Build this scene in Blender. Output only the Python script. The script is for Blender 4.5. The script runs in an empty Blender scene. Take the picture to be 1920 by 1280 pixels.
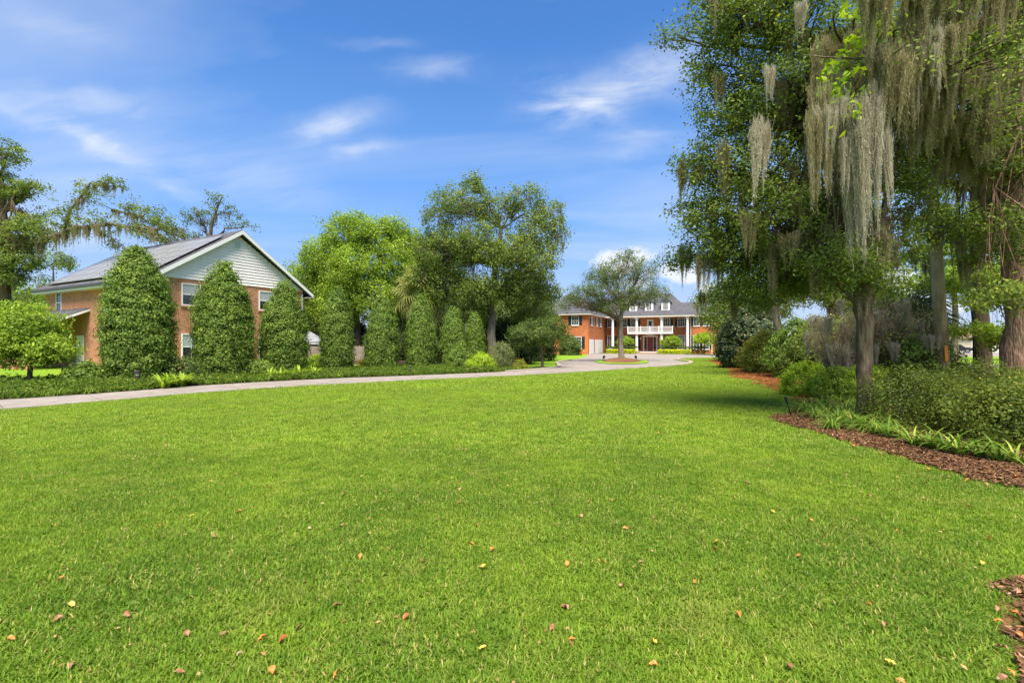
import bpy, bmesh, math, random
import numpy as np
from mathutils import Vector, Matrix
R = math.radians
rng = np.random.default_rng(7)
random.seed(7)
S = bpy.context.scene
COL = S.collection
F, CX, HY, CH = 907.0, 960.0, 643.0, 1.6      # focal length and principal point of the photograph, camera height

# ------------------------------------------------------------------ camera
cam = bpy.data.cameras.new('camera'); camo = bpy.data.objects.new('camera', cam); COL.objects.link(camo)
camo.location = (0, 0, CH); camo.rotation_euler = (R(90), 0, 0)
cam.sensor_width = 36; cam.lens = 36*F/1920; cam.shift_y = 3/1920
cam.clip_start = 0.05; cam.clip_end = 3000
S.camera = camo
S.render.resolution_x = 1024; S.render.resolution_y = 682
# ------------------------------------------------------------------ exposure
S.view_settings.view_transform = 'Standard'; S.view_settings.look = 'None'
S.view_settings.gamma = 1; S.view_settings.use_curve_mapping = False
S.view_settings.exposure = 1.45
# ------------------------------------------------------------------ sun
SUNV = Vector((0.0, -0.46, 0.89)).normalized()
sl = bpy.data.lights.new('sun', 'SUN'); sl.energy = 3.9; sl.angle = R(40); sl.color = (1, .93, .80)
so = bpy.data.objects.new('sun', sl); COL.objects.link(so)
so.rotation_euler = SUNV.to_track_quat('Z', 'Y').to_euler()
so.location = (0, -20, 40)
# ------------------------------------------------------------------ sky
W = bpy.data.worlds.new('World'); S.world = W; W.use_nodes = True
SKY_STRENGTH = 0.115
def build_world():
    nt = W.node_tree; nt.nodes.clear(); N = nt.nodes.new; L = nt.links.new
    out = N('ShaderNodeOutputWorld'); bg = N('ShaderNodeBackground'); bg.inputs[1].default_value = SKY_STRENGTH
    L(bg.outputs[0], out.inputs[0])
    sky = N('ShaderNodeTexSky'); sky.sky_type = 'NISHITA'; sky.sun_disc = False
    sky.sun_elevation = math.asin(SUNV.z); sky.sun_rotation = math.atan2(SUNV.x, SUNV.y)
    sky.air_density = 1.0; sky.dust_density = 0.3; sky.ozone_density = 2.5
    hs = N('ShaderNodeHueSaturation'); hs.inputs['Saturation'].default_value = 1.15; hs.inputs['Value'].default_value = 1.0
    tn = N('ShaderNodeMixRGB'); tn.blend_type = 'MULTIPLY'; tn.inputs[0].default_value = 1; tn.inputs[2].default_value = (.57, .64, .75, 1)
    L(sky.outputs[0], tn.inputs[1]); L(tn.outputs[0], hs.inputs['Color'])
    tc = N('ShaderNodeTexCoord'); sep = N('ShaderNodeSeparateXYZ'); L(tc.outputs['Generated'], sep.inputs[0])
    def val(x):
        return x
    def M(op, a, b=None, c=None, clamp=False):
        n = N('ShaderNodeMath'); n.operation = op; n.use_clamp = clamp
        for i, v in enumerate((a, b, c)):
            if v is None: continue
            if isinstance(v, (int, float)): n.inputs[i].default_value = v
            else: L(v, n.inputs[i])
        return n.outputs[0]
    yy = M('MAXIMUM', sep.outputs[1], 0.04)
    a = M('DIVIDE', sep.outputs[0], yy); b = M('DIVIDE', sep.outputs[2], yy)
    def noise(vec, scale, detail=6, rough=.6, dist=0.0):
        n = N('ShaderNodeTexNoise'); n.inputs['Scale'].default_value = scale; n.inputs['Detail'].default_value = detail
        n.inputs['Roughness'].default_value = rough; n.inputs['Distortion'].default_value = dist
        L(vec, n.inputs['Vector']); return n.outputs[0]
    def comb(x, y, z=0.0):
        n = N('ShaderNodeCombineXYZ')
        for i, v in enumerate((x, y, z)):
            if isinstance(v, (int, float)): n.inputs[i].default_value = v
            else: L(v, n.inputs[i])
        return n.outputs[0]
    wv = comb(M('MULTIPLY', a, 3.2), M('MULTIPLY', b, 5.0))
    aw = M('ADD', a, M('MULTIPLY', M('SUBTRACT', noise(wv, 1.3, 4, .6), .5), .22)); bw = M('ADD', b, M('MULTIPLY', M('SUBTRACT', noise(comb(M('MULTIPLY', a, 3.2), M('MULTIPLY', b, 5.0), 7.3), 1.3, 4, .6), .5), .10))
    def blob(px, py, sx, sy, deg):
        ca, cb = (px-CX)/F, (HY-py)/F; t = R(deg); c, s = math.cos(t), math.sin(t)
        da = M('SUBTRACT', aw, ca); db = M('SUBTRACT', bw, cb)
        p = M('ADD', M('MULTIPLY', da, c*F/sx), M('MULTIPLY', db, s*F/sx))
        q = M('ADD', M('MULTIPLY', da, -s*F/sy), M('MULTIPLY', db, c*F/sy))
        r2 = M('ADD', M('MULTIPLY', p, p), M('MULTIPLY', q, q))
        return M('EXPONENT', M('MULTIPLY', r2, -1.0))
    # thin cirrus that covers the whole sky, plus individual wisps
    dv = comb(M('DIVIDE', sep.outputs[0], M('ADD', M('ABSOLUTE', sep.outputs[2]), .25)),
              M('DIVIDE', sep.outputs[1], M('ADD', M('ABSOLUTE', sep.outputs[2]), .25)))
    mp = N('ShaderNodeMapping'); mp.inputs['Rotation'].default_value = (0, 0, R(35)); mp.inputs['Scale'].default_value = (.5, 1.5, 1)
    L(dv, mp.inputs[0])
    n1 = noise(mp.outputs[0], 1.1, 5, .52, .4)
    veil = M('MULTIPLY', M('MULTIPLY', M('SUBTRACT', n1, .44, clamp=True), 2.0), .9, clamp=True)
    wis = None
    fib = noise(comb(M('MULTIPLY', M('ADD', a, M('MULTIPLY', b, .8)), 2.2), M('MULTIPLY', M('SUBTRACT', b, M('MULTIPLY', a, .18)), 9.0)), 1.6, 6, .58, .6)
    for (px, py, sx, sy, deg, amp) in [(620,235,75,24,12,.62),(690,288,52,17,4,.48),(810,132,75,18,2,.42),(1075,195,85,30,-18,.75),
                                  (1190,150,150,42,18,.72),(120,185,170,26,-9,.40),(170,265,210,17,-27,.45),(720,80,70,12,0,.22),
                                  (1210,265,90,22,8,.35),(420,330,260,40,-14,.28),(100,450,120,24,0,.5),(130,60,120,30,-10,.18)]:
        g = M('MULTIPLY', blob(px, py, sx, sy, deg), amp)
        wis = g if wis is None else M('ADD', wis, g)
    wis = M('MULTIPLY', wis, M('MULTIPLY', M('SUBTRACT', fib, .28, clamp=True), 2.6, clamp=True))
    cum = None
    for (px, py, sx, sy, amp) in [(1165,500,75,40,1),(1265,520,75,34,1),(1190,545,120,30,.7),(1330,545,70,30,.8),(1700,530,70,46,1),(1760,560,90,40,.8),(1480,560,120,30,.7)]:
        g = M('MULTIPLY', blob(px, py, sx, sy, 0), amp); cum = g if cum is None else M('MAXIMUM', cum, g)
    n2 = noise(comb(M('MULTIPLY', a, 9), M('MULTIPLY', b, 11)), 2.0, 6, .6)
    cum = M('MULTIPLY', M('SUBTRACT', M('ADD', M('MULTIPLY', cum, .75), M('MULTIPLY', n2, .75)), .73), 3.6, clamp=True)
    hz = M('MINIMUM', M('MULTIPLY', M('SUBTRACT', .52, sep.outputs[2], clamp=True), 1.9), .85)       # paler towards the horizon all round
    hm = N('ShaderNodeMixRGB'); L(hz, hm.inputs[0]); L(hs.outputs[0], hm.inputs[1]); hm.inputs[2].default_value = (.78, 1.42, 2.75, 1)
    tot = M('MAXIMUM', M('ADD', M('MULTIPLY', veil, .85), wis), cum, clamp=True)
    tot = M('MAXIMUM', tot, M('MULTIPLY', M('SUBTRACT', .20, sep.outputs[2], clamp=True), 2.6))
    tot = M('MINIMUM', tot, .95)
    mx = N('ShaderNodeMixRGB'); L(tot, mx.inputs[0]); L(hm.outputs[0], mx.inputs[1]); mx.inputs[2].default_value = (3.0, 3.15, 3.4, 1)
    L(mx.outputs[0], bg.inputs[0])
build_world()

# ------------------------------------------------------------------ helpers: naming
def thing(name, label, cat, loc=(0,0,0), rz=0, group=None):
    o = bpy.data.objects.new(name, None); o.empty_display_size = .2; COL.objects.link(o)
    o.location = loc; o.rotation_euler = (0, 0, rz)
    return tag(o, label, cat, group)
def tag(o, label, cat, group=None):
    o['label'] = label; o['category'] = cat
    if group: o['group'] = group
    return o
def link(name, me, parent=None, loc=None, rot=None, scale=None):
    o = bpy.data.objects.new(name, me); COL.objects.link(o)
    if parent is not None: o.parent = parent
    if loc is not None: o.location = loc
    if rot is not None: o.rotation_euler = rot
    if scale is not None: o.scale = scale if hasattr(scale, '__len__') else (scale,)*3
    return o
def struct(o, kind='structure'):
    o['kind'] = kind; return o
def G(px, py):                 # point of the ground plane
    Y = CH*F/(py-HY); return ((px-CX)/F*Y, Y)
def P(px, py, Y):
    return np.array([(px-CX)/F*Y, Y, CH-(py-HY)/F*Y])

# ------------------------------------------------------------------ helpers: meshes
def fastmesh(name, verts, faces, mat, tint=None, smooth=False):
    """verts (n,3), faces (m,k) int array of equal-sided faces or list of such arrays"""
    me = bpy.data.meshes.new(name)
    if not isinstance(faces, list): faces = [faces]
    faces = [np.asarray(f, dtype=np.int32) for f in faces if len(f)]
    verts = np.asarray(verts, dtype=np.float32)
    me.vertices.add(len(verts)); me.vertices.foreach_set('co', verts.ravel())
    nl = sum(f.size for f in faces); nf = sum(len(f) for f in faces)
    me.loops.add(nl); me.loops.foreach_set('vertex_index', np.concatenate([f.ravel() for f in faces]))
    st, k = [], 0
    for f in faces:
        st.append(k + np.arange(len(f), dtype=np.int32)*f.shape[1]); k += f.size
    me.polygons.add(nf); me.polygons.foreach_set('loop_start', np.concatenate(st))
    if smooth: me.polygons.foreach_set('use_smooth', np.ones(nf, dtype=bool))
    me.update(calc_edges=True)
    if tint is not None:
        at = me.attributes.new('tint', 'FLOAT', 'FACE'); at.data.foreach_set('value', np.asarray(tint, dtype=np.float32))
    if mat: me.materials.append(mat)
    return me

class Geo:
    def __init__(s): s.v = []; s.f = []
    def poly(s, pts):
        n = len(s.v); s.v += [tuple(p) for p in pts]; s.f.append(tuple(range(n, n+len(pts)))); return s
    def hexa(s, b, t):     # 4 bottom points (ccw from above), 4 top points
        n = len(s.v); s.v += [tuple(p) for p in b]+[tuple(p) for p in t]
        s.f += [(n+3,n+2,n+1,n),(n+4,n+5,n+6,n+7)]+[(n+i,n+(i+1)%4,n+4+(i+1)%4,n+4+i) for i in range(4)]; return s
    def box(s, x0, x1, y0, y1, z0, z1):
        return s.hexa([(x0,y0,z0),(x1,y0,z0),(x1,y1,z0),(x0,y1,z0)], [(x0,y0,z1),(x1,y0,z1),(x1,y1,z1),(x0,y1,z1)])
    def prism(s, pts, d):  # extrude planar polygon by vector d (polygon seen ccw from -d side)
        n = len(s.v); k = len(pts); s.v += [tuple(p) for p in pts]+[tuple(np.array(p)+np.array(d)) for p in pts]
        s.f += [tuple(range(n, n+k)), tuple(range(n+2*k-1, n+k-1, -1))]
        s.f += [(n+(i+1)%k, n+i, n+k+i, n+k+(i+1)%k) for i in range(k)]; return s
    def lathe(s, prof, seg=12, cx=0, cy=0):
        n = len(s.v)
        for (r, z) in prof:
            for i in range(seg):
                t = 2*math.pi*i/seg; s.v.append((cx+r*math.cos(t), cy+r*math.sin(t), z))
        for j in range(len(prof)-1):
            for i in range(seg):
                k = (i+1) % seg; s.f.append((n+j*seg+i, n+j*seg+k, n+(j+1)*seg+k, n+(j+1)*seg+i))
        s.f.append(tuple(n+seg-1-i for i in range(seg))); s.f.append(tuple(n+(len(prof)-1)*seg+i for i in range(seg))); return s
    def tube(s, pts, rad, seg=8):
        pts = [np.array(p, float) for p in pts]; n = len(s.v); m = len(pts)
        for j, p in enumerate(pts):
            d = pts[min(j+1, m-1)]-pts[max(j-1, 0)]; d /= (np.linalg.norm(d)+1e-9)
            ref = np.array([1.0, 0, 0]) if abs(d[0]) < .8 else np.array([0, 1.0, 0])
            a = np.cross(d, ref); a /= np.linalg.norm(a); b = np.cross(d, a)
            for i in range(seg):
                t = 2*math.pi*i/seg; s.v.append(tuple(p+rad[j]*(a*math.cos(t)+b*math.sin(t))))
        for j in range(m-1):
            for i in range(seg):
                k = (i+1) % seg; s.f.append((n+j*seg+i, n+(j+1)*seg+i, n+(j+1)*seg+k, n+j*seg+k))
        s.f.append(tuple(n+i for i in range(seg))); s.f.append(tuple(n+(m-1)*seg+seg-1-i for i in range(seg))); return s
    def mesh(s, name, mat, smooth=False, uv=True, bevel=0):
        me = bpy.data.meshes.new(name); me.from_pydata([tuple(map(float, v)) for v in s.v], [], s.f)
        bm = bmesh.new(); bm.from_mesh(me); bmesh.ops.recalc_face_normals(bm, faces=bm.faces)
        if bevel: bmesh.ops.bevel(bm, geom=bm.edges[:], offset=bevel, segments=1, affect='EDGES')
        if uv:
            ul = bm.loops.layers.uv.new('uv')
            for f in bm.faces:
                nn = f.normal
                if abs(nn.z) > .999: t = Vector((1,0,0)); w = Vector((0,1,0))
                else: t = Vector((0,0,1)).cross(nn).normalized(); w = nn.cross(t)
                for l in f.loops: l[ul].uv = (l.vert.co.dot(t), l.vert.co.dot(w))
        if smooth:
            for f in bm.faces: f.smooth = len(f.verts) == 4
        bm.to_mesh(me); bm.free(); me.materials.append(mat); return me
    def build(s, name, mat, parent=None, **k):
        o = link(name, s.mesh(name, mat, **k), parent); return o

# ------------------------------------------------------------------ materials
MT = {}
def newmat(name):
    m = bpy.data.materials.new(name); m.use_nodes = True; nt = m.node_tree; nt.nodes.clear()
    out = nt.nodes.new('ShaderNodeOutputMaterial'); b = nt.nodes.new('ShaderNodeBsdfPrincipled')
    nt.links.new(b.outputs[0], out.inputs[0]); MT[name] = m
    return m, nt, b, out
def ramp(nt, fac, stops):
    r = nt.nodes.new('ShaderNodeValToRGB'); e = r.color_ramp.elements
    while len(e) < len(stops): e.new(.5)
    for x, (p, c) in zip(e, stops): x.position = p; x.color = (*c, 1)
    nt.links.new(fac, r.inputs[0]); return r.outputs[0]
def tnoise(nt, scale, detail=4, rough=.55, vec=None, coord='Object', stretch=None, dist=0):
    n = nt.nodes.new('ShaderNodeTexNoise'); n.inputs['Scale'].default_value = scale; n.inputs['Detail'].default_value = detail
    n.inputs['Roughness'].default_value = rough; n.inputs['Distortion'].default_value = dist
    if vec is None:
        tc = nt.nodes.new('ShaderNodeTexCoord'); vec = tc.outputs[coord]
    if stretch:
        mp = nt.nodes.new('ShaderNodeMapping'); mp.inputs['Scale'].default_value = stretch; nt.links.new(vec, mp.inputs[0]); vec = mp.outputs[0]
    nt.links.new(vec, n.inputs['Vector']); return n.outputs[0]
def bump(nt, b, h, strength=.3, dist=.02):
    n = nt.nodes.new('ShaderNodeBump'); n.inputs['Strength'].default_value = strength; n.inputs['Distance'].default_value = dist
    nt.links.new(h, n.inputs['Height']); nt.links.new(n.outputs[0], b.inputs['Normal'])
def mix(nt, f, a, b_, mode='MIX'):
    m = nt.nodes.new('ShaderNodeMixRGB'); m.blend_type = mode
    for i, v in enumerate((f, a, b_)):
        if isinstance(v, (int, float)): m.inputs[i].default_value = v
        elif isinstance(v, tuple): m.inputs[i].default_value = (*v, 1)
        else: nt.links.new(v, m.inputs[i])
    return m.outputs[0]
def plain(name, c, rough=.6, var=.12, scale=3.0, spec=.4, metallic=0, bmp=0):
    m, nt, b, o = newmat(name)
    n = tnoise(nt, scale, 5, .6)
    nt.links.new(ramp(nt, n, [(.3, tuple(x*(1-var) for x in c)), (.7, tuple(min(1, x*(1+var)) for x in c))]), b.inputs['Base Color'])
    b.inputs['Roughness'].default_value = rough; b.inputs['Specular IOR Level'].default_value = spec; b.inputs['Metallic'].default_value = metallic
    if bmp: bump(nt, b, tnoise(nt, scale*8, 4), bmp)
    return m
def leafmat(name, stops, trans=.38, rough=.55, spec=.2, tr_tint=(1.15, 1.2, .55), gain=1.78, patch=False):
    stops = [(p_, (min(.8,c_[0]*gain*1.12), min(.8,c_[1]*gain), min(.8,c_[2]*gain*.8))) for p_, c_ in stops]
    m, nt, b, o = newmat(name)
    at = nt.nodes.new('ShaderNodeAttribute'); at.attribute_name = 'tint'
    oi = nt.nodes.new('ShaderNodeObjectInfo')
    c = ramp(nt, at.outputs['Fac'], stops)
    if patch:
        ge = nt.nodes.new('ShaderNodeNewGeometry')
        na = tnoise(nt, .45, 4, .6, vec=ge.outputs['Position']); nb_ = tnoise(nt, 3.2, 5, .65, vec=ge.outputs['Position'])
        c = mix(nt, ramp(nt, na, [(.38,(0,0,0)),(.68,(.55,.55,.55))]), c, (.33,.45,.035))
        c = mix(nt, ramp(nt, nb_, [(.36,(.55,.55,.55)),(.56,(0,0,0))]), c, (.09,.185,.014))
        nc_ = tnoise(nt, 1.15, 5, .7, vec=ge.outputs['Position'], dist=.6); c = mix(nt, ramp(nt, nc_, [(.56,(0,0,0)),(.72,(.45,.45,.45))]), c, (.36,.34,.09))
    nt.links.new(c, b.inputs['Base Color']); b.inputs['Roughness'].default_value = rough; b.inputs['Specular IOR Level'].default_value = spec
    t = nt.nodes.new('ShaderNodeBsdfTranslucent'); nt.links.new(mix(nt, 1.0, c, tr_tint, 'MULTIPLY'), t.inputs[0])
    ms = nt.nodes.new('ShaderNodeMixShader'); ms.inputs[0].default_value = trans
    nt.links.new(b.outputs[0], ms.inputs[1]); nt.links.new(t.outputs[0], ms.inputs[2]); nt.links.new(ms.outputs[0], o.inputs[0])
    return m
leafmat('oak_leaf',   [(0, (.040,.066,.018)), (.5, (.080,.125,.028)), (.85, (.135,.188,.038)), (1, (.22,.25,.06))])
leafmat('oak_dark',   [(0, (.028,.052,.018)), (.5, (.055,.092,.026)), (1, (.105,.145,.04))])
leafmat('shaded_understory_leaf', [(0, (.018,.032,.012)), (.5, (.034,.056,.018)), (1, (.065,.09,.028))], gain=1.15)  # understory shade put into the leaf colour of the bushes along the wood
leafmat('bright_leaf',[(0, (.06,.11,.016)), (.5, (.12,.20,.024)), (1, (.22,.30,.035))])
leafmat('holly_leaf', [(0, (.030,.060,.014)), (.45, (.072,.130,.024)), (.8, (.12,.19,.034)), (1, (.20,.26,.05))], trans=.3, rough=.55, spec=.2, gain=1.68)
leafmat('lime_leaf',  [(0, (.09,.16,.014)), (.5, (.17,.27,.02)), (1, (.28,.36,.03))])
leafmat('yellow_hedge_leaf', [(0, (.18,.25,.015)), (.5, (.30,.36,.02)), (1, (.42,.46,.035))])
leafmat('azalea_leaf',[(0, (.028,.045,.012)), (.45, (.062,.098,.02)), (.85, (.12,.16,.03)), (1, (.24,.24,.05))], gain=1.25)
leafmat('azalea_light',[(0, (.035,.06,.012)), (.45, (.085,.13,.022)), (.85, (.16,.21,.03)), (1, (.28,.27,.05))], gain=1.2)
leafmat('magnolia_leaf',[(0, (.014,.026,.012)), (.6, (.03,.052,.02)), (.85, (.055,.075,.03)), (1, (.13,.095,.045))], trans=.08, rough=.45, spec=.3)
leafmat('grey_bush_leaf',[(0, (.05,.075,.035)), (.5, (.09,.12,.055)), (1, (.15,.17,.09))])
leafmat('olive_bush_leaf',[(0, (.07,.09,.018)), (.5, (.13,.16,.028)), (1, (.26,.22,.05))])
leafmat('strap_leaf', [(0, (.035,.07,.012)), (.5, (.065,.125,.018)), (.9, (.12,.19,.03)), (1, (.28,.25,.08))], trans=.25, rough=.55, spec=.15)
leafmat('palm_leaf',  [(0, (.05,.08,.025)), (.6, (.11,.145,.045)), (1, (.24,.23,.10))], trans=.3, gain=1.5)
leafmat('palmetto_leaf',[(0, (.015,.028,.012)), (1, (.05,.08,.03))], trans=.15)
leafmat('moss',       [(0, (.15,.152,.085)), (.35, (.25,.245,.145)), (.7, (.35,.34,.23)), (1, (.5,.49,.42))], trans=.4, rough=.9, spec=.05, tr_tint=(1,1,.9), gain=1.05)
leafmat('pale_moss',  [(0, (.26,.265,.225)), (.4, (.42,.425,.385)), (1, (.63,.64,.60))], trans=.4, rough=.9, spec=.05, tr_tint=(1,1,.95), gain=1.0)
leafmat('brown_twig_leaf', [(0, (.26,.21,.12)), (.5, (.44,.37,.24)), (.8, (.58,.50,.35)), (1, (.26,.32,.07))], trans=.4, rough=.9, spec=.05, tr_tint=(1,1,.9), gain=1.0)
leafmat('grass_blade',[(0, (.05,.11,.016)), (.35, (.14,.265,.035)), (.75, (.235,.37,.052)), (.93, (.34,.44,.10)), (.95, (.50,.42,.18)), (1, (.52,.44,.25))], trans=.42, rough=.6, spec=.12, gain=.95, patch=True)
leafmat('mulch_chip', [(0, (.035,.022,.016)), (.35, (.085,.048,.031)), (.6, (.15,.085,.05)), (.85, (.24,.14,.08)), (1, (.34,.28,.22))], trans=.0, rough=.85, spec=.1, gain=1.0)
leafmat('straw_needle', [(0, (.14,.055,.022)), (.5, (.27,.115,.04)), (1, (.40,.21,.09))], trans=.0, rough=.85, spec=.1, gain=1.0)
leafmat('litter_bit', [(0, (.14,.08,.04)), (.5, (.28,.17,.085)), (1, (.42,.29,.17))], trans=.1, rough=.8, spec=.1, gain=1.0)
leafmat('ground_cover_leaf', [(0, (.02,.042,.008)), (.5, (.055,.10,.014)), (.9, (.12,.18,.028)), (1, (.26,.26,.06))])

def bark(name, c0, c1, c2, sc=6):
    m, nt, b, o = newmat(name)
    n = tnoise(nt, sc, 6, .65, stretch=(1.6,1.6,.28)); n2 = tnoise(nt, 1.3, 4, .6)
    c = ramp(nt, n, [(.32, c0), (.52, c1), (.72, c2)])
    c = mix(nt, ramp(nt, n2, [(.45,(0,0,0)),(.68,(.55,.55,.55))]), c, (.10,.115,.055))
    nt.links.new(c, b.inputs['Base Color']); b.inputs['Roughness'].default_value = .9; b.inputs['Specular IOR Level'].default_value = .15
    v = nt.nodes.new('ShaderNodeTexVoronoi'); v.inputs['Scale'].default_value = sc*2.2
    tc = nt.nodes.new('ShaderNodeTexCoord'); mp = nt.nodes.new('ShaderNodeMapping'); mp.inputs['Scale'].default_value = (1.5,1.5,.3)
    nt.links.new(tc.outputs['Object'], mp.inputs[0]); nt.links.new(mp.outputs[0], v.inputs[0])
    bump(nt, b, mix(nt, .5, n, v.outputs[0]), .9, .05)
bark('oak_bark', (.06,.042,.028), (.15,.112,.078), (.26,.205,.15))
bark('pale_bark', (.12,.09,.066), (.24,.19,.145), (.36,.30,.24))
bark('dark_bark', (.042,.029,.018), (.11,.077,.05), (.21,.155,.105))
bark('red_bark', (.08,.04,.026), (.23,.135,.09), (.38,.26,.19), 9)
bark('twig_bark', (.10,.08,.055), (.19,.155,.115), (.28,.24,.18))
bark('pole_wood', (.22,.17,.09), (.40,.32,.19), (.50,.42,.28), 3)

def brick(name, c1, c2, mortar, scale=1.0):
    m, nt, b, o = newmat(name)
    tc = nt.nodes.new('ShaderNodeTexCoord')
    br = nt.nodes.new('ShaderNodeTexBrick'); nt.links.new(tc.outputs['UV'], br.inputs['Vector'])
    br.inputs['Scale'].default_value = 1.0; br.inputs['Brick Width'].default_value = .215; br.inputs['Row Height'].default_value = .075
    br.inputs['Mortar Size'].default_value = .009; br.inputs['Mortar Smooth'].default_value = .2; br.inputs['Bias'].default_value = -.2
    br.inputs['Color1'].default_value = (*c1, 1); br.inputs['Color2'].default_value = (*c2, 1); br.inputs['Mortar'].default_value = (*mortar, 1)
    n = tnoise(nt, 2.2, 5, .65); n2 = tnoise(nt, .35, 4, .6)
    c = mix(nt, ramp(nt, n, [(.35,(.0,.0,.0)),(.75,(.5,.5,.5))]), br.outputs[0], tuple(x*.62 for x in c1))
    c = mix(nt, ramp(nt, n2, [(.4,(0,0,0)),(.75,(.35,.35,.35))]), c, tuple(min(1,x*1.3) for x in c2))
    nt.links.new(c, b.inputs['Base Color']); b.inputs['Roughness'].default_value = .85; b.inputs['Specular IOR Level'].default_value = .2
    bump(nt, b, br.outputs['Fac'], -.6, .01)
brick('orange_brick', (.36,.085,.022), (.60,.18,.045), (.55,.30,.17))
brick('tan_brick', (.30,.092,.04), (.56,.22,.10), (.58,.43,.31))
brick('step_brick', (.30,.085,.05), (.36,.12,.07), (.36,.25,.2))
def shingle(name, c):
    m, nt, b, o = newmat(name)
    tc = nt.nodes.new('ShaderNodeTexCoord')
    br = nt.nodes.new('ShaderNodeTexBrick'); nt.links.new(tc.outputs['UV'], br.inputs['Vector'])
    br.inputs['Scale'].default_value = 1.0; br.inputs['Brick Width'].default_value = .32; br.inputs['Row Height'].default_value = .15
    br.inputs['Mortar Size'].default_value = .008; br.inputs['Color1'].default_value = (*c, 1); br.inputs['Color2'].default_value = (*[x*1.7 for x in c], 1)
    br.inputs['Mortar'].default_value = (*[x*.5 for x in c], 1)
    n = tnoise(nt, .8, 5, .65)
    nt.links.new(mix(nt, ramp(nt, n, [(.4,(0,0,0)),(.75,(.5,.5,.5))]), br.outputs[0], tuple(x*1.9 for x in c)), b.inputs['Base Color'])
    b.inputs['Roughness'].default_value = .9; b.inputs['Specular IOR Level'].default_value = .2
    bump(nt, b, br.outputs['Fac'], -.5, .01)
shingle('grey_shingle', (.060,.058,.064)); shingle('pale_shingle', (.16,.165,.175))
plain('white_paint', (.74,.72,.68), .5, .05); plain('siding_paint', (.87,.775,.715), .55, .05, 1.2); plain('cream_paint', (.66,.60,.50), .55, .06)
plain('black_shutter', (.022,.022,.024), .5, .2); plain('door_wood', (.22,.055,.03), .4, .2); plain('dark_metal', (.02,.018,.017), .45, .2, metallic=.3)
plain('gutter_metal', (.045,.042,.045), .5, .15); plain('bronze_metal', (.05,.036,.028), .5, .2); plain('fence_wood', (.26,.21,.16), .8, .25, 2)
plain('post_wood', (.42,.24,.12), .8, .2); plain('white_vinyl', (.72,.69,.64), .5, .05); plain('tag_orange', (.62,.24,.03), .6, .15, 6); plain('cable_black', (.015,.015,.015), .5, .1)
plain('car_paint', (.015,.016,.02), .18, .1, spec=.7); plain('tyre', (.015,.015,.015), .85, .1); plain('rim', (.4,.4,.42), .3, .1, metallic=.8)
plain('tan_roof', (.22,.14,.10), .85, .15); plain('tan_wall', (.62,.50,.40), .8, .08); plain('soil', (.055,.036,.024), .95, .4, 3, .1, bmp=.5)
plain('interior_dark', (.03,.028,.026), .9, .2); plain('lamp_glass', (.8,.74,.6), .3, .05); plain('kerb_concrete', (.36,.30,.23), .85, .12, 2); plain('vent_paint', (.45,.45,.44), .6, .1)
plain('joint', (.12,.10,.085), .95, .3); plain('curtain', (.36,.37,.38), .9, .1); plain('asphalt', (.14,.135,.13), .95, .2, 1.2)
for nm, c in (('leaf_orange',(.60,.19,.04)),('leaf_red',(.55,.09,.035)),('leaf_yellow',(.62,.40,.06)),('leaf_brown',(.24,.115,.05)),('leaf_pink',(.50,.22,.13)),('leaf_pale',(.34,.25,.14))):
    plain(nm, c, .45, .35, 40, .4)
def glassmat():
    m, nt, b, o = newmat('window_glass')
    b.inputs['Base Color'].default_value = (.02,.024,.028,1); b.inputs['Roughness'].default_value = .06; b.inputs['Specular IOR Level'].default_value = .8
    n = tnoise(nt, 1.5, 2); bump(nt, b, n, .04, .05)
    nt.links.new(ramp(nt, n, [(.35,(.014,.017,.02)),(.7,(.05,.055,.06))]), b.inputs['Base Color'])
    m, nt, b, o = newmat('solar_glass')
    tc = nt.nodes.new('ShaderNodeTexCoord'); br = nt.nodes.new('ShaderNodeTexBrick'); nt.links.new(tc.outputs['UV'], br.inputs[0]); br.offset = 0
    br.inputs['Scale'].default_value = 1; br.inputs['Brick Width'].default_value = .16; br.inputs['Row Height'].default_value = .16; br.inputs['Mortar Size'].default_value = .004
    br.inputs['Color1'].default_value = (.16,.155,.15,1); br.inputs['Color2'].default_value = (.18,.172,.165,1); br.inputs['Mortar'].default_value = (.3,.29,.28,1)
    nt.links.new(br.outputs[0], b.inputs['Base Color']); b.inputs['Roughness'].default_value = .45; b.inputs['Specular IOR Level'].default_value = .6
    b.inputs['Coat Weight'].default_value = .5; b.inputs['Coat Roughness'].default_value = .3
glassmat()
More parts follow.
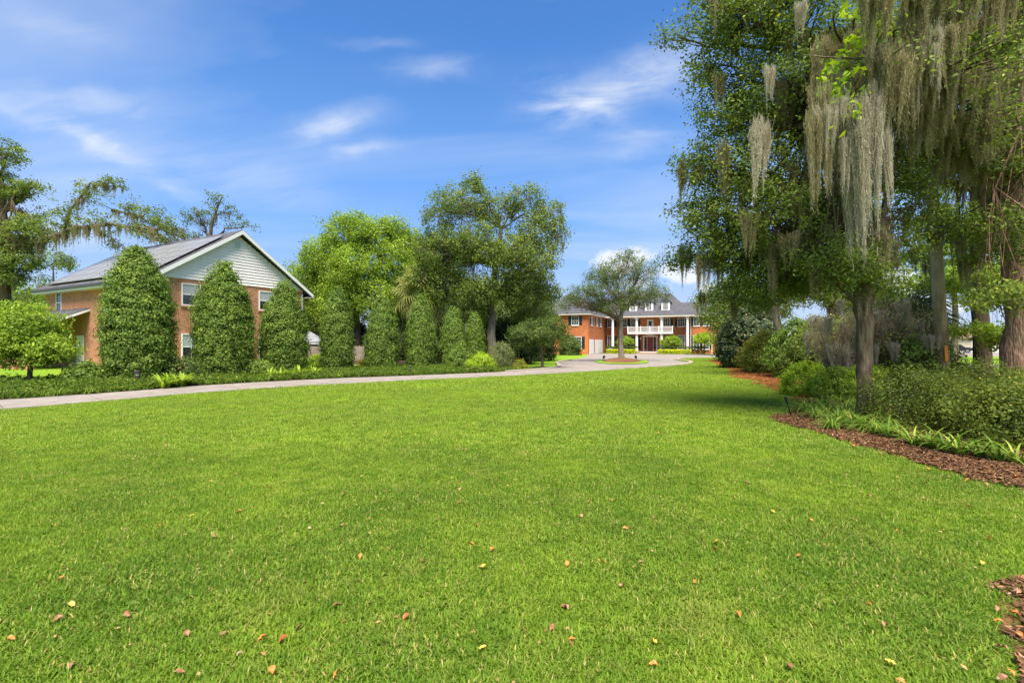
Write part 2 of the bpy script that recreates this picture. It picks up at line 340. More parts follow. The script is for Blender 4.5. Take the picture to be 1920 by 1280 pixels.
def groundmats():
    m, nt, b, o = newmat('lawn_ground')
    n1 = tnoise(nt, .22, 5, .6); n2 = tnoise(nt, 9, 6, .7); n3 = tnoise(nt, 60, 3, .7); n4 = tnoise(nt, 1.1, 4, .6, stretch=(.35, 1, 1))
    c = ramp(nt, n2, [(.25,(.11,.22,.013)), (.5,(.175,.30,.018)), (.75,(.24,.37,.026))])
    c = mix(nt, ramp(nt, n1, [(.35,(0,0,0)),(.7,(.6,.6,.6))]), c, (.24,.35,.026))
    c = mix(nt, ramp(nt, n4, [(.45,(0,0,0)),(.75,(.4,.4,.4))]), c, (.145,.265,.016))
    c = mix(nt, ramp(nt, n3, [(.3,(.45,.45,.45)),(.6,(0,0,0))]), c, (.085,.175,.012))
    nt.links.new(c, b.inputs['Base Color']); b.inputs['Roughness'].default_value = .9; b.inputs['Specular IOR Level'].default_value = .1
    bump(nt, b, mix(nt, .5, n2, n3), 1.0, .06)
    m, nt, b, o = newmat('concrete')
    n1 = tnoise(nt, .5, 6, .65, dist=.5); n2 = tnoise(nt, 25, 4, .6); n3 = tnoise(nt, 2.5, 5, .7)
    c = ramp(nt, n1, [(.3,(.192,.156,.126)), (.5,(.246,.20,.163)), (.7,(.282,.233,.19))])
    c = mix(nt, ramp(nt, n3, [(.45,(0,0,0)),(.68,(.75,.75,.75))]), c, (.12,.105,.09))
    c = mix(nt, .08, c, n2)
    nt.links.new(c, b.inputs['Base Color']); b.inputs['Roughness'].default_value = .9; b.inputs['Specular IOR Level'].default_value = .2
    bump(nt, b, n2, .25, .01)
    m, nt, b, o = newmat('mulch_ground')
    n1 = tnoise(nt, 14, 6, .75); n2 = tnoise(nt, .6, 4, .6)
    c = ramp(nt, n1, [(.3,(.05,.026,.016)), (.5,(.15,.07,.036)), (.7,(.27,.14,.07))])
    c = mix(nt, ramp(nt, n2, [(.45,(0,0,0)),(.7,(.6,.6,.6))]), c, (.30,.125,.05))
    nt.links.new(c, b.inputs['Base Color']); b.inputs['Roughness'].default_value = .95; b.inputs['Specular IOR Level'].default_value = .1
    bump(nt, b, n1, 1.0, .05)
groundmats()

# ------------------------------------------------------------------ ground, drive, beds
def sheet(name, pts, z, mat, parent=None):
    g = Geo(); g.poly([(x, y, z) for x, y in pts])
    me = g.mesh(name, MT[mat]); bm = bmesh.new(); bm.from_mesh(me); bmesh.ops.triangulate(bm, faces=bm.faces[:])
    for f in bm.faces:
        if f.normal.z < 0: f.normal_flip()
    bm.to_mesh(me); bm.free()
    return link(name, me, parent)
struct(sheet('ground', [(-900,-200),(900,-200),(900,1500),(-900,1500)], 0, 'lawn_ground'))

near = [(-15.2,9.2),(-12.1,11.43),(-11.15,13.3),(-9.75,15.8),(-7.3,18.4),(-3.7,21),(1.07,24.2),(5.96,28.5)]
far_ = [(-17.4,11.0),(-14.1,13.3),(-12.8,15.3),(-11.3,18.4),(-8.5,21.3),(-4.1,23.9),(-.3,26.6),(3.0,31.4)]
# the narrow drive: concrete slabs with joints
def resample(pl, step):
    pl = np.array(pl); d = np.r_[0, np.cumsum(np.linalg.norm(np.diff(pl, axis=0), axis=1))]
    n = max(2, int(d[-1]/step)+1); s = np.linspace(0, d[-1], n)
    return np.c_[np.interp(s, d, pl[:,0]), np.interp(s, d, pl[:,1])]
def smooth(pl, it=2):
    pl = np.array(pl, float)
    for _ in range(it):
        q = [pl[0]]
        for a, b in zip(pl[:-1], pl[1:]): q += [a*.75+b*.25, a*.25+b*.75]
        q.append(pl[-1]); pl = np.array(q)
    return pl
nn, ff = resample(smooth(near), 1), resample(smooth(far_), 1)
k = 49
def at_frac(pl, t):
    i = t*(len(pl)-1); a = int(min(i, len(pl)-2)); return pl[a]*(1-i+a)+pl[a+1]*(i-a)
drive_poly = [tuple(p) for p in nn] + [tuple(p) for p in ff[::-1]]
drv = struct(sheet('driveway', drive_poly, .006, 'joint'))
NS = 15
for i in range(NS):
    g = Geo(); sub = 4
    lo, hi = [], []
    for j in range(sub+1):
        t = (i + .006 + (1-.012)*j/sub)/NS
        lo.append(at_frac(nn, t)); hi.append(at_frac(ff, t))
    for j in range(sub):
        z = .03 + random.uniform(-.003,.003) if j == 0 else z
        q = [lo[j], lo[j+1], hi[j+1], hi[j]]
        g.hexa([(*p, -.05) for p in q], [(*p, z) for p in q])
    g.build('slab', MT['concrete'], drv)

a23 = R(23)
def HW(x, y):  # main house local -> world
    return (14.5+math.cos(a23)*x+math.sin(a23)*y, 77-math.sin(a23)*x+math.cos(a23)*y)
court_pts = [(3.02,31.3),(3.4,34.5),(3.5,39.2),(5.5,45.3),(8.6,55.8),(10.2,66.2),(10.9,67.9)] + [HW(0,-9), HW(0,-1.7), HW(0,-3.4), HW(5.7,-3.6), HW(5.7,-1.4), HW(8.6,-1.4), HW(8.6,-3.6), HW(13.5,-3.6), HW(18,-1.5)] + \
    [(36,64),(36,54),(28,54.5),(23.2,54.6),(18.6,51.6),(16.5,48.5),(15.6,46.0),(15.4,43.5),(15.0,40.8),(14.1,38.4),(12.3,35.2),(9.5,32.1),(5.98,28.52)]
crt = struct(sheet('forecourt', court_pts, .010, 'concrete'))
def kerb(name, pts, w=.28):
    pl = resample(smooth(pts), .8); g = Geo()
    for a, b in zip(pl[:-1], pl[1:]):
        d = (b-a)/np.linalg.norm(b-a); n = np.array([-d[1], d[0]])*w/2
        q = [a-n, b-n, b+n, a+n]; g.hexa([(*p, -.05) for p in q], [(*p, .09) for p in q])
    return struct(g.build(name, MT['kerb_concrete'], None))
kerb('kerb', [(-.3,26.75),(1.6,28.8),(3.0,31.4),(3.4,34.5),(3.5,39.2),(5.5,45.3)])
kerb('kerb', [(9.5,31.9),(12.35,35.0),(14.2,38.3),(15.1,40.8),(15.5,43.5),(15.7,46.0),(16.6,48.4)])

bed_r = [(5.37,10.36),(5.47,9.55),(5.46,8.2),(5.36,7.08),(5.42,6.12),(5.5,5.54),(5.58,5.2),(5.9,4.5),(7,4),(12,3.4),(19,5),(24,14),(26,28),(24,30.5),(22,48),(19.6,47.5),
         (16.4,39),(13.8,30.9),(11.9,25.8),(10.4,22.6),(10.5,20.4),(9.1,17.0),(8.85,15.8),(8.7,14.4),(7.4,12.3),(6.6,11.3)]
struct(sheet('mulch_bed', bed_r, .012, 'mulch_ground'))
bed_n = [(2.26,.3),(2.31,1.5),(2.42,2.25),(2.74,2.7),(3.02,3.0),(3.42,3.28),(4.2,3.4),(6,2.9),(7,.3)]
struct(sheet('mulch_bed', bed_n, .012, 'mulch_ground'))
bed_l = [(-20.5,9.5),(-17.5,11.05)]+[(x-.05,y+.08) for x,y in far_[1:-1]]+[(-.5,27.6),(.5,30),(-1,34),(-6.5,32.5),(-11.5,28.5),(-15,24),(-19.5,21),(-26,17),(-28,12)]
struct(sheet('planting_bed', bed_l, .008, 'soil'))
wl = [(-40,40),(-16,38),(-9,35),(-1,36),(1.2,39),(2.2,48),(-2,62),(-2,100),(-60,100)]
struct(sheet('woodland_floor', wl, .005, 'soil'))
# island
IC = np.array([9.4, 41.5]); IA = math.atan2(9.4, 41.5)
def ellipse(rx, ry, n=48):
    return [(IC[0]+rx*math.cos(t)*math.cos(IA)+ry*math.sin(t)*math.sin(IA), IC[1]-rx*math.cos(t)*math.sin(IA)+ry*math.sin(t)*math.cos(IA)) for t in [2*math.pi*i/n for i in range(n)]]
def mound(name, rx, ry, h, z0, mat):
    V = [(IC[0], IC[1], z0+h)]; Fc = []; n = 48; rings = 6
    for k in range(1, rings+1):
        f = k/rings
        for (x, y) in ellipse(rx*f, ry*f, n): V.append((x, y, z0+h*(1-f*f)))
    for i in range(n):
        Fc.append((0, 1+i, 1+(i+1) % n))
        for k in range(rings-1): Fc.append((1+k*n+i, 1+(k+1)*n+i, 1+(k+1)*n+(i+1) % n, 1+k*n+(i+1) % n))
    g = Geo(); g.v = V; g.f = Fc; return struct(g.build(name, MT[mat], None, smooth=True))
mound('island_grass', 2.25, 5.6, .06, .05, 'lawn_ground'); mound('island_mulch', 1.62, 4.0, .26, .085, 'mulch_ground')
struct(sheet('road', [(27,31),(120,33),(120,38),(27,36)], .006, 'asphalt'))
struct(sheet('neighbour_driveway', [(46,58),(160,58),(160,92),(46,92)], .006, 'concrete'))

# ------------------------------------------------------------------ main house
def window(parent, loc, rz, w, h, cols=3, rows=4, shutter=None, sill=True, trim='white_paint', curtain=False, swid=.42):
    key = (round(w,2), round(h,2), cols, rows, trim, sill)
    f = Geo(); t = .07
    f.box(-w/2-t, -w/2, -.06, .0, -t, h+t); f.box(w/2, w/2+t, -.06, .0, -t, h+t); f.box(-w/2, w/2, -.06, .0, h, h+t); f.box(-w/2, w/2, -.06, .0, -t, 0)
    o = f.build('window', MT[trim], parent); o.location = loc; o.rotation_euler = (0, 0, rz)
    Geo().box(-w/2, w/2, -.018, .0, 0, h).build('pane', MT['window_glass'], o)
    m = Geo(); m.box(-w/2, w/2, -.045, -.019, h/2-.025, h/2+.025)
    for i in range(1, cols): x = -w/2+w*i/cols; m.box(x-.014, x+.014, -.040, -.0195, 0, h/2-.026); m.box(x-.014, x+.014, -.040, -.0195, h/2+.026, h)
    for j in range(1, rows):
        z = h*j/rows
        if abs(z-h/2) > .05:
            for i in range(cols):
                x0 = -w/2+w*i/cols+.015; x1 = -w/2+w*(i+1)/cols-.015; m.box(x0, x1, -.039, -.0198, z-.014, z+.014)
    m.build('muntin', MT[trim], o)
    if sill: Geo().box(-w/2-.12, w/2+.12, -.11, 0, -t-.09, -t-.001).build('sill', MT[trim if not curtain else 'tan_brick'], o)
    if curtain: Geo().box(-w/2+.02, w/2-.02, -.0188, -.0182, h*.5, h-.02).build('blind', MT['curtain'], o)
    if shutter:
        for s in shutter:
            x0 = s*(w/2+t+.03+swid/2); g = Geo(); g.box(x0-swid/2, x0+swid/2, -.035, .0, -.05, h+.05)
            for q in range(10):
                z = .05+q*(h-.1)/10; g.box(x0-swid/2+.05, x0+swid/2-.05, -.05, -.036, z, z+(h-.1)/16)
            g.build('shutter', MT['black_shutter'], o)
    return o

mh = thing('brick_mansion', 'orange brick mansion with white columns, balcony and dark hip roof behind the drive', 'house', (14.5, 77, 0), -a23)
EH = 5.6
Geo().box(-7.6, 0, -9.6, 8, 0, EH).build('wing_wall', MT['orange_brick'], mh)
Geo().box(.002, 13.0, 1.8, 10.5, 0, EH).build('wall', MT['orange_brick'], mh)
Geo().box(13.0, 17.0, 1.0, 9.2, 0, EH-.05).build('side_wall', MT['orange_brick'], mh)
def hip(x0, x1, y0, y1, ze, zr, r0, r1, axis, name, mat, parent):
    """hip roof: ridge along axis from r0 to r1"""
    g = Geo(); c = [(x0,y0,ze),(x1,y0,ze),(x1,y1,ze),(x0,y1,ze)]
    if axis == 'x':
        ym = (y0+y1)/2; A, B = (r0,ym,zr), (r1,ym,zr)
        g.poly([c[0],c[1],B,A]); g.poly([c[1],c[2],B]); g.poly([c[2],c[3],A,B]); g.poly([c[3],c[0],A])
    else:
        xm = (x0+x1)/2; A, B = (xm,r0,zr), (xm,r1,zr)
        g.poly([c[0],c[1],A]); g.poly([c[1],c[2],B,A]); g.poly([c[2],c[3],B]); g.poly([c[3],c[0],A,B])
    g.poly(c[::-1]); return g.build(name, MT[mat], parent)
rw = hip(-8.2, .55, -10.2, 8.6, EH+.2, 9.1, -5.6, 4.2, 'y', 'wing_roof', 'grey_shingle', mh)
rm = hip(-3.0, 13.7, -.65, 12.6, EH+.22, 9.75, 1.5, 9.7, 'x', 'roof', 'grey_shingle', mh)
rs = hip(8.0, 17.6, .45, 10.4, EH+.17, 8.1, 10.5, 14.2, 'x', 'side_roof', 'grey_shingle', mh)
def fascia(x0, x1, y0, y1, z0, z1, parent, name='fascia'): Geo().box(x0, x1, y0, y1, z0, z1).build(name, MT['cream_paint'], parent)
fascia(-8.15, .5, -10.15, 8.5, EH, EH+.19, rw); fascia(.502, 13.65, -.6, 12.5, EH-.02, EH+.21, rm); fascia(13.652, 17.55, .5, 10.3, EH-.045, EH+.16, rs)
for x in (1.55, 5.25, 8.95, 12.65):
    g = Geo(); g.box(x-.28, x+.28, -.38, .18, .0, .32); g.box(x-.25, x+.25, -.35, .15, .321, .45)
    g.lathe([(.215,.451),(.21,2.2),(.185,5.2),(.19,5.25)], 16, x, -.1); g.box(x-.25, x+.25, -.35, .15, 5.251, 5.42); g.box(x-.28, x+.28, -.38, .18, 5.421, EH-.021)
    g.build('column', MT['white_paint'], mh)
Geo().box(.5, 12.9, -.38, 1.79, 0, .3).build('porch_floor', MT['step_brick'], mh)
st = Geo(); st.box(5.75, 8.45, -.75, -.381, 0, .28); st.build('step', MT['white_paint'], mh)
Geo().box(5.75, 8.45, -1.15, -.751, 0, .15).build('step', MT['step_brick'], mh)
# balcony
bl = Geo().box(3.9, 10.6, -.5, 1.79, 3.0, 3.24).build('balcony', MT['white_paint'], mh)
g = Geo(); g.box(3.9, 10.6, -.48, -.40, 4.03, 4.10); g.box(3.9, 10.6, -.47, -.41, 3.30, 3.36); g.box(3.9, 3.97, -.399, 1.78, 4.03, 4.10); g.box(10.53, 10.6, -.399, 1.78, 4.03, 4.10); g.build('rail', MT['white_paint'], bl)
for x in (3.95, 5.9, 7.25, 8.6, 10.55): Geo().box(x-.06, x+.06, -.5, -.38, 3.241, 4.2).build('baluster_post', MT['white_paint'], bl)
bme = Geo().box(-.02, .02, -.46, -.42, 3.361, 4.029).mesh('baluster', MT['white_paint'])
for i in range(52):
    x = 4.03+i*6.5/51
    o = link('baluster', bme, bl, (x, 0, 0))
# windows of the facade
for x, sh in ((.85,(-1,1)),(2.95,(-1,1)),(4.55,(-1,1)),(9.5,(-1,1)),(11.65,(-1,1))):
    window(mh, (x, 1.799, 4.22), 0, .92, 1.15, 3, 4, sh)
for x in (.85, 2.95, 4.55, 9.5, 11.65): window(mh, (x, 1.799, .75), 0, .98, 1.95, 3, 6, (-1,1))
for x in (13.85, 15.2): window(mh, (x, .999, 4.22), 0, .72, 1.15, 2, 4, (-1,1), swid=.34); window(mh, (x, .999, .75), 0, .8, 1.95, 2, 6, (-1,1), swid=.34)
Geo().box(15.95, 16.05, .93, .999, 0, EH-.1).build('downspout', MT['white_paint'], mh)
Geo().box(13.02, 13.10, .93, .999, 0, EH-.1).build('downspout', MT['white_paint'], mh)
bd = Geo(); bd.box(6.55, 6.67, 1.70, 1.799, 3.25, 5.3); bd.box(7.43, 7.55, 1.70, 1.799, 3.25, 5.3); bd.box(6.671, 7.429, 1.70, 1.799, 5.16, 5.3)
bdo = bd.build('balcony_door', MT['cream_paint'], mh); Geo().box(6.672, 7.428, 1.75, 1.799, 3.25, 5.159).build('leaf', MT['cream_paint'], bdo); Geo().box(6.82, 7.28, 1.735, 1.749, 4.0, 5.05).build('pane', MT['window_glass'], bdo)
# front door
fd = Geo(); fd.box(5.95, 6.15, 1.62, 1.799, .3, 2.55); fd.box(7.95, 8.15, 1.62, 1.799, .3, 2.55); fd.box(5.9, 8.2, 1.6, 1.799, 2.551, 2.75)
fd.prism([(5.85,1.58,2.751),(8.25,1.58,2.751),(7.05,1.58,3.0)], (0,.215,0)); fdo = fd.build('door_surround', MT['white_paint'], mh)
Geo().box(6.62, 7.48, 1.74, 1.799, .3, 2.5).build('front_door', MT['door_wood'], fdo)
for x0 in (6.2, 7.55): Geo().box(x0, x0+.35, 1.75, 1.799, .75, 2.5).build('side_light', MT['window_glass'], fdo); g = Geo(); [g.box(x0, x0+.35, 1.735, 1.7495, z, z+.03) for z in (1.1,1.5,1.9,2.25)]; g.build('muntin', MT['white_paint'], fdo)
g = Geo(); [g.box(x, x+.06, 1.70, 1.799, .3, 2.55) for x in (6.555, 7.485)]; g.build('mullion', MT['white_paint'], fdo)
for x in (5.6, 8.5):
    g = Geo(); g.lathe([(.05,2.1),(.10,2.14),(.13,2.4),(.05,2.48),(.02,2.55)], 8, x, 1.66); o = g.build('wall_lantern', MT['lamp_glass'], mh)
    Geo().box(x-.03, x+.03, 1.66, 1.799, 2.45, 2.5).build('bracket', MT['dark_metal'], o)
# dormers on the front slope
slope = (9.75-(EH+.22))/((12.6+.65)/2)
for x in (-.4, 4.6, 7.0, 9.45):
    z0 = EH+.22+slope*1.35-.05; y0 = .7
    dm = Geo().box(x-.62, x+.62, y0, y0+3.2, z0-.2, z0+1.35).build('dormer', MT['white_paint'], mh)
    g = Geo(); g.prism([(x-.8,y0-.15,z0+1.352),(x+.8,y0-.15,z0+1.352),(x,y0-.15,z0+1.95)], (0,3.6,0)); g.build('dormer_roof', MT['grey_shingle'], dm)
    w = Geo().box(x-.32, x+.32, y0-.02, y0-.001, z0+.25, z0+1.2).build('pane', MT['window_glass'], dm)
    g = Geo(); [g.box(x+q-.02, x+q+.02, y0-.05, y0-.021, z0+.2, z0+1.25) for q in (-.34,-.11,.11,.34)]; [g.box(x-.3, x+.3, y0-.045, y0-.0215, z, z+.04) for z in (z0+.2,z0+.5,z0+.72,z0+.95,z0+1.22)]; g.build('muntin', MT['white_paint'], dm)
# wing: garage doors, windows
for (ya, yb) in ((-9.0, -6.3), (-5.5, -.55)):
    g = Geo(); g.box(.001, .05, ya, yb, .02, 2.12); gd = g.build('garage_door', MT['white_paint'], mh)
    for r in range(4):
        n = 4 if yb-ya < 3 else 7
        for c in range(n):
            d = (yb-ya)/n; Geo().box(.051, .064, ya+c*d+.07, ya+(c+1)*d-.07, .08+r*.51, .49+r*.51).build('panel', MT['white_paint'], gd)
for y in (-7.6, -4.5, -1.9): window(mh, (.001, y, 4.22), R(90), .8, 1.15, 2, 4, (-1,1), swid=.36)
window(mh, (-1.9, -9.601, 4.2), 0, .95, 1.15, 3, 4, (-1,1)); window(mh, (-1.5, -9.601, .85), 0, .95, 1.6, 3, 4, (-1,1)); window(mh, (-5.6, -9.601, 4.2), 0, .95, 1.15, 3, 4, (-1,1))

# ------------------------------------------------------------------ neighbour house on the left
nh = thing('gabled_house', 'tan brick two storey house with white siding gable and solar roof', 'house', (-20.4, 27.5, 0), R(62))
GW, GL, EZ, RZ = 10.0, 14.2, 5.45, 8.8
Geo().box(0, GW, 0, GL, 0, EZ).build('wall', MT['tan_brick'], nh)
g = Geo(); g.prism([(0,.06,EZ),(GW,.06,EZ),(GW/2,.06,RZ-.12)], (0,GL-.12,0)); gb = g.build('gable', MT['siding_paint'], nh)
nb = 17; hgt = (RZ-.12-EZ)/nb
for i in range(nb):
    za = EZ+i*hgt; zb = za+hgt*.985
    xa = GW/2*(za-EZ)/(RZ-.12-EZ); xb = GW/2*(min(zb, RZ-.13)-EZ)/(RZ-.12-EZ)
    g = Geo(); g.hexa([(xa,-.06,za),(GW-xa,-.06,za),(GW-xa,.058,za),(xa,.058,za)], [(xb,-.012,zb),(GW-xb,-.012,zb),(GW-xb,.058,zb),(xb,.058,zb)])
    g.build('siding_board', MT['siding_paint'], gb)
# roof: two thick slopes with overhang
pit = (RZ-EZ)/(GW/2); OV = .55; OG = .45; TH = .16
rf = Geo()
for s in (-1, 1):
    xe = GW/2+s*(GW/2+OV); ze = EZ-pit*OV+.05; xr = GW/2; zr = RZ+.05
    q = [(xe,-OG,ze),(xr,-OG,zr),(xr,GL+OG,zr),(xe,GL+OG,ze)]
    if s > 0: q = [(xr,-OG,zr),(xe,-OG,ze),(xe,GL+OG,ze),(xr,GL+OG,zr)]
    rf.hexa(q, [(x,y,z+TH) for x,y,z in q])
rfo = rf.build('roof', MT['grey_shingle'], nh)
for s in (-1, 1):
    xe = GW/2+s*(GW/2+OV+.003); ze = EZ-pit*OV+.05; xr = GW/2; zr = RZ+.05
    for (y0, y1) in ((-OG-.05, -OG-.003), (GL+OG+.003, GL+OG+.05)):
        q = [(xe,y0,ze-.13),(xr,y0,zr-.13),(xr,y1,zr-.13),(xe,y1,ze-.13)]; Geo().hexa(q, [(x,y,z+.24) for x,y,z in q]).build('bargeboard', MT['white_paint'], rfo)
    xo = xe-s*.05
    Geo().box(min(xe,xe+s*.1), max(xe,xe+s*.1), -OG, GL+OG, ze-.04, ze+.10).build('gutter', MT['gutter_metal'], rfo)
    Geo().box(min(xe-s*.03,xe-s*.005), max(xe-s*.03,xe-s*.005), -OG, GL+OG, ze-.16, ze-.041).build('fascia', MT['white_paint'], rfo)
    a = GW/2+s*(GW/2+.001); Geo().box(min(a,xe-s*.031), max(a,xe-s*.031), -OG, GL+OG, ze-.15, ze-.12).build('soffit', MT['cream_paint'], rfo)
# soffit returns under the gable overhang corner
# solar panels on the slope towards the lawn
sl_len = math.hypot(GW/2+OV, pit*(GW/2+OV)); ang = math.atan(pit)
pm = Geo(); pm.box(-.49, .49, -.80, .80, 0, .045); pmesh = pm.mesh('solar_panel', MT['solar_glass'], bevel=.006)
rail = Geo().box(-.50,.50,-.81,.81,-.03,-.002).mesh('panel_frame', MT['dark_metal'])
for r in range(5):
    for c in range(8):
        d = .75+r*1.03; yy = .75+c*1.64
        if yy > GL-.3: continue
        x = -OV+(d+.1)*math.cos(ang); z = EZ-pit*OV+.05+TH/math.cos(ang)*.98+(d+.1)*math.sin(ang)+.10
        o = link('solar_panel', pmesh, rfo, (x, yy, z), (0, -ang, 0)); link('panel_frame', rail, o)
g = Geo(); g.box(GW*.76, GW*.76+.75, 5.2, 6.3, 5.9, 8.45); ch = g.build('chimney', MT['tan_brick'], nh); Geo().box(GW*.76-.06, GW*.76+.81, 5.14, 6.36, 8.451, 8.55).build('chimney_cap', MT['gutter_metal'], ch)
Geo().box(7.6, 7.7, 3.2, 3.3, 7.0, 8.2).build('vent_pipe', MT['gutter_metal'], nh)
window(nh, (2.05, -.001, 3.92), 0, 1.0, 1.2, 1, 2, None, True, curtain=True); window(nh, (2.05, -.001, .65), 0, 1.0, 1.45, 2, 2, None, True, curtain=True)
window(nh, (7.0, -.001, 3.92), 0, 1.0, 1.2, 1, 2, None, True, curtain=True); window(nh, (7.0, -.001, .65), 0, 1.0, 1.45, 2, 2, None, True, curtain=True)
window(nh, (-.001, 12.0, 3.5), R(-90), .7, 1.7, 1, 2, None, True); window(nh, (-.001, 5.2, 3.7), R(-90), .9, 1.4, 2, 2, None, True)
Geo().box(GW-.16,GW-.06,-.09,-.002,0,EZ-.2).build('downspout', MT['white_paint'], nh)
vt = Geo().box(4.62, 5.18, -.075, -.02, 7.72, 8.32).build('gable_vent', MT['white_paint'], nh)
for i in range(6): Geo().box(4.70, 5.10, -.09, -.0755, 7.79+i*.08, 7.83+i*.08).build('louvre', MT['vent_paint'], vt)
# lean-to porch on the long side
pr = Geo(); q = [(-3.2,7.6,2.25),(-.001,7.6,3.75),(-.001,14.2,3.75),(-3.2,14.2,2.25)]
pr.hexa(q, [(x,y,z+.12) for x,y,z in q]); po = pr.build('porch_roof', MT['grey_shingle'], nh)
q = [(-3.22,7.52,2.16),(-.001,7.52,3.66),(-.001,7.598,3.66),(-3.22,7.598,2.16)]; Geo().hexa(q, [(x,y,z+.13) for x,y,z in q]).build('bargeboard', MT['white_paint'], po)
Geo().box(-3.30,-3.202,7.52,14.3,2.14,2.34).build('fascia', MT['white_paint'], po)
pw = Geo(); 
for (ya, yb) in ((7.7,8.2),(9.6,10.1),(11.5,12.0),(13.6,14.1)): pw.box(-2.95,-2.65,ya,yb,0,2.15)
for (ya, yb) in ((8.2,9.6),(10.1,11.5),(12.0,13.6)):
    n = 8; m = (ya+yb)/2; rr = (yb-ya)/2
    for i in range(n):
        t0, t1 = math.pi*i/n, math.pi*(i+1)/n
        y0, y1 = m-rr*math.cos(t0), m-rr*math.cos(t1); z0, z1 = 1.45+rr*.75*math.sin(t0), 1.45+rr*.75*math.sin(t1)
        z0, z1 = min(z0,2.13), min(z1,2.13)
        pw.hexa([(-2.95,y0,z0),(-2.65,y0,z0),(-2.65,y1,z1),(-2.95,y1,z1)], [(-2.95,y0,2.15),(-2.65,y0,2.15),(-2.65,y1,2.15),(-2.95,y1,2.15)])
pw.build('arcade', MT['tan_brick'], nh)
Geo().box(-.04,-.002,8.4,9.4,.1,2.1).build('front_door', MT['white_paint'], nh)
window(nh, (-.001, 11.2, .7), R(-90), 1.2, 1.4, 2, 2, None, True)

# shed, fence and swing frame behind the neighbour house
shd = thing('garden_shed', 'grey roofed garden shed beside the timber fence', 'shed', (*G(578, 680)[:1], 42, 0), R(20))
shd.location = (P(572, 643, 44)[0], 44, 0)
Geo().box(-2, 2, -1.6, 1.6, 0, 1.5).build('wall', MT['white_vinyl'], shd); hip(-2.3, 2.3, -1.9, 1.9, 1.501, 2.75, -.3, .3, 'x', 'roof', 'pale_shingle', shd)
fx0, fx1 = P(560,643,42.5)[0], P(745,643,42.5)[0]
fen = thing('timber_fence', 'weathered timber board fence behind the tapered evergreens', 'fence', (fx0, 42.5, 0), 0)
nbd = int((fx1-fx0)/.16)
bms = [Geo().box(0,.145,0,.025,0,1.25+.03*i).mesh('board', MT['fence_wood']) for i in range(3)]
for i in range(nbd): link('board', random.choice(bms), fen, (i*.16, 0, .05))
for z in (.35, 1.0): Geo().box(0, nbd*.16, .0255, .08, z, z+.09).build('rail', MT['fence_wood'], fen)
sw = thing('swing_frame', 'thin dark metal swing frame in front of the shed', 'swing', (P(592,643,38)[0], 38, 0), 0)
for s in (-.55, .55):
    Geo().tube([(s-.3,0,0),(s,0,1.65)], [.025,.025], 6).build('leg', MT['dark_metal'], sw); Geo().tube([(s+.3,0,0),(s,0,1.65)], [.025,.025], 6).build('leg', MT['dark_metal'], sw)
Geo().tube([(-.6,0,1.66),(.6,0,1.66)], [.03,.03], 6).build('crossbar', MT['dark_metal'], sw)

# ------------------------------------------------------------------ foliage engine
def unit(v): return v/(np.linalg.norm(v, axis=-1, keepdims=True)+1e-9)
def leaf_quads(c, nrm, size, aspect=.5, fold=.12):
    """rhombic leaves: centres c, normals nrm, length size"""
    n = len(c); r = rng.normal(size=(n,3)); t = unit(np.cross(nrm, r)); b = np.cross(nrm, t)
    s = np.asarray(size).reshape(-1,1)*np.ones((n,1))
    v = np.empty((n,4,3)); v[:,0] = c-t*s*.5; v[:,1] = c+b*s*aspect*.5-t*s*.06+nrm*s*fold; v[:,2] = c+t*s*.5; v[:,3] = c-b*s*aspect*.5-t*s*.06+nrm*s*fold
    return v.reshape(-1,3), np.arange(n*4).reshape(n,4)
def clusters(cc, out, per, cr, size, flat=.6, up=.5, outw=.6, jit=.8, aspect=.5, svar=.35):
    k = len(cc); per = int(per)
    off = np.clip(rng.normal(size=(k,per,3)), -1.7, 1.7)*cr*np.array([.6,.6,.6*flat])*rng.uniform(.6,1.35,(k,1,1))
    c = cc[:,None,:]+off
    nr = unit(off)*.35 + out[:,None,:]*outw + np.array([0,0,up]) + rng.normal(size=(k,per,3))*jit
    nr = unit(nr.reshape(-1,3)); c = c.reshape(-1,3)
    sz = size*rng.uniform(1-svar, 1+svar, len(c))
    v, f = leaf_quads(c, nr, sz, aspect)
    tint = np.clip(np.repeat(rng.uniform(.2,.72,k), per)+rng.normal(size=k*per)*.17, 0, 1)
    return v, f, tint
def ell_points(c, r, n, lo=.35, zcut=-1.0):
    u = unit(rng.normal(size=(n*2,3))); u = u[u[:,2] > zcut][:n]
    while len(u) < n: u = np.r_[u, u][:n]
    rad = (lo**3+(1-lo**3)*rng.uniform(size=(n,1)))**(1/3)
    return np.array(c)+u*rad*np.array(r), unit(u/np.array(r))
def bez(a, b, c, n=6):
    t = np.linspace(0,1,n)[:,None]; return (1-t)**2*np.array(a)+2*t*(1-t)*np.array(b)+t*t*np.array(c)

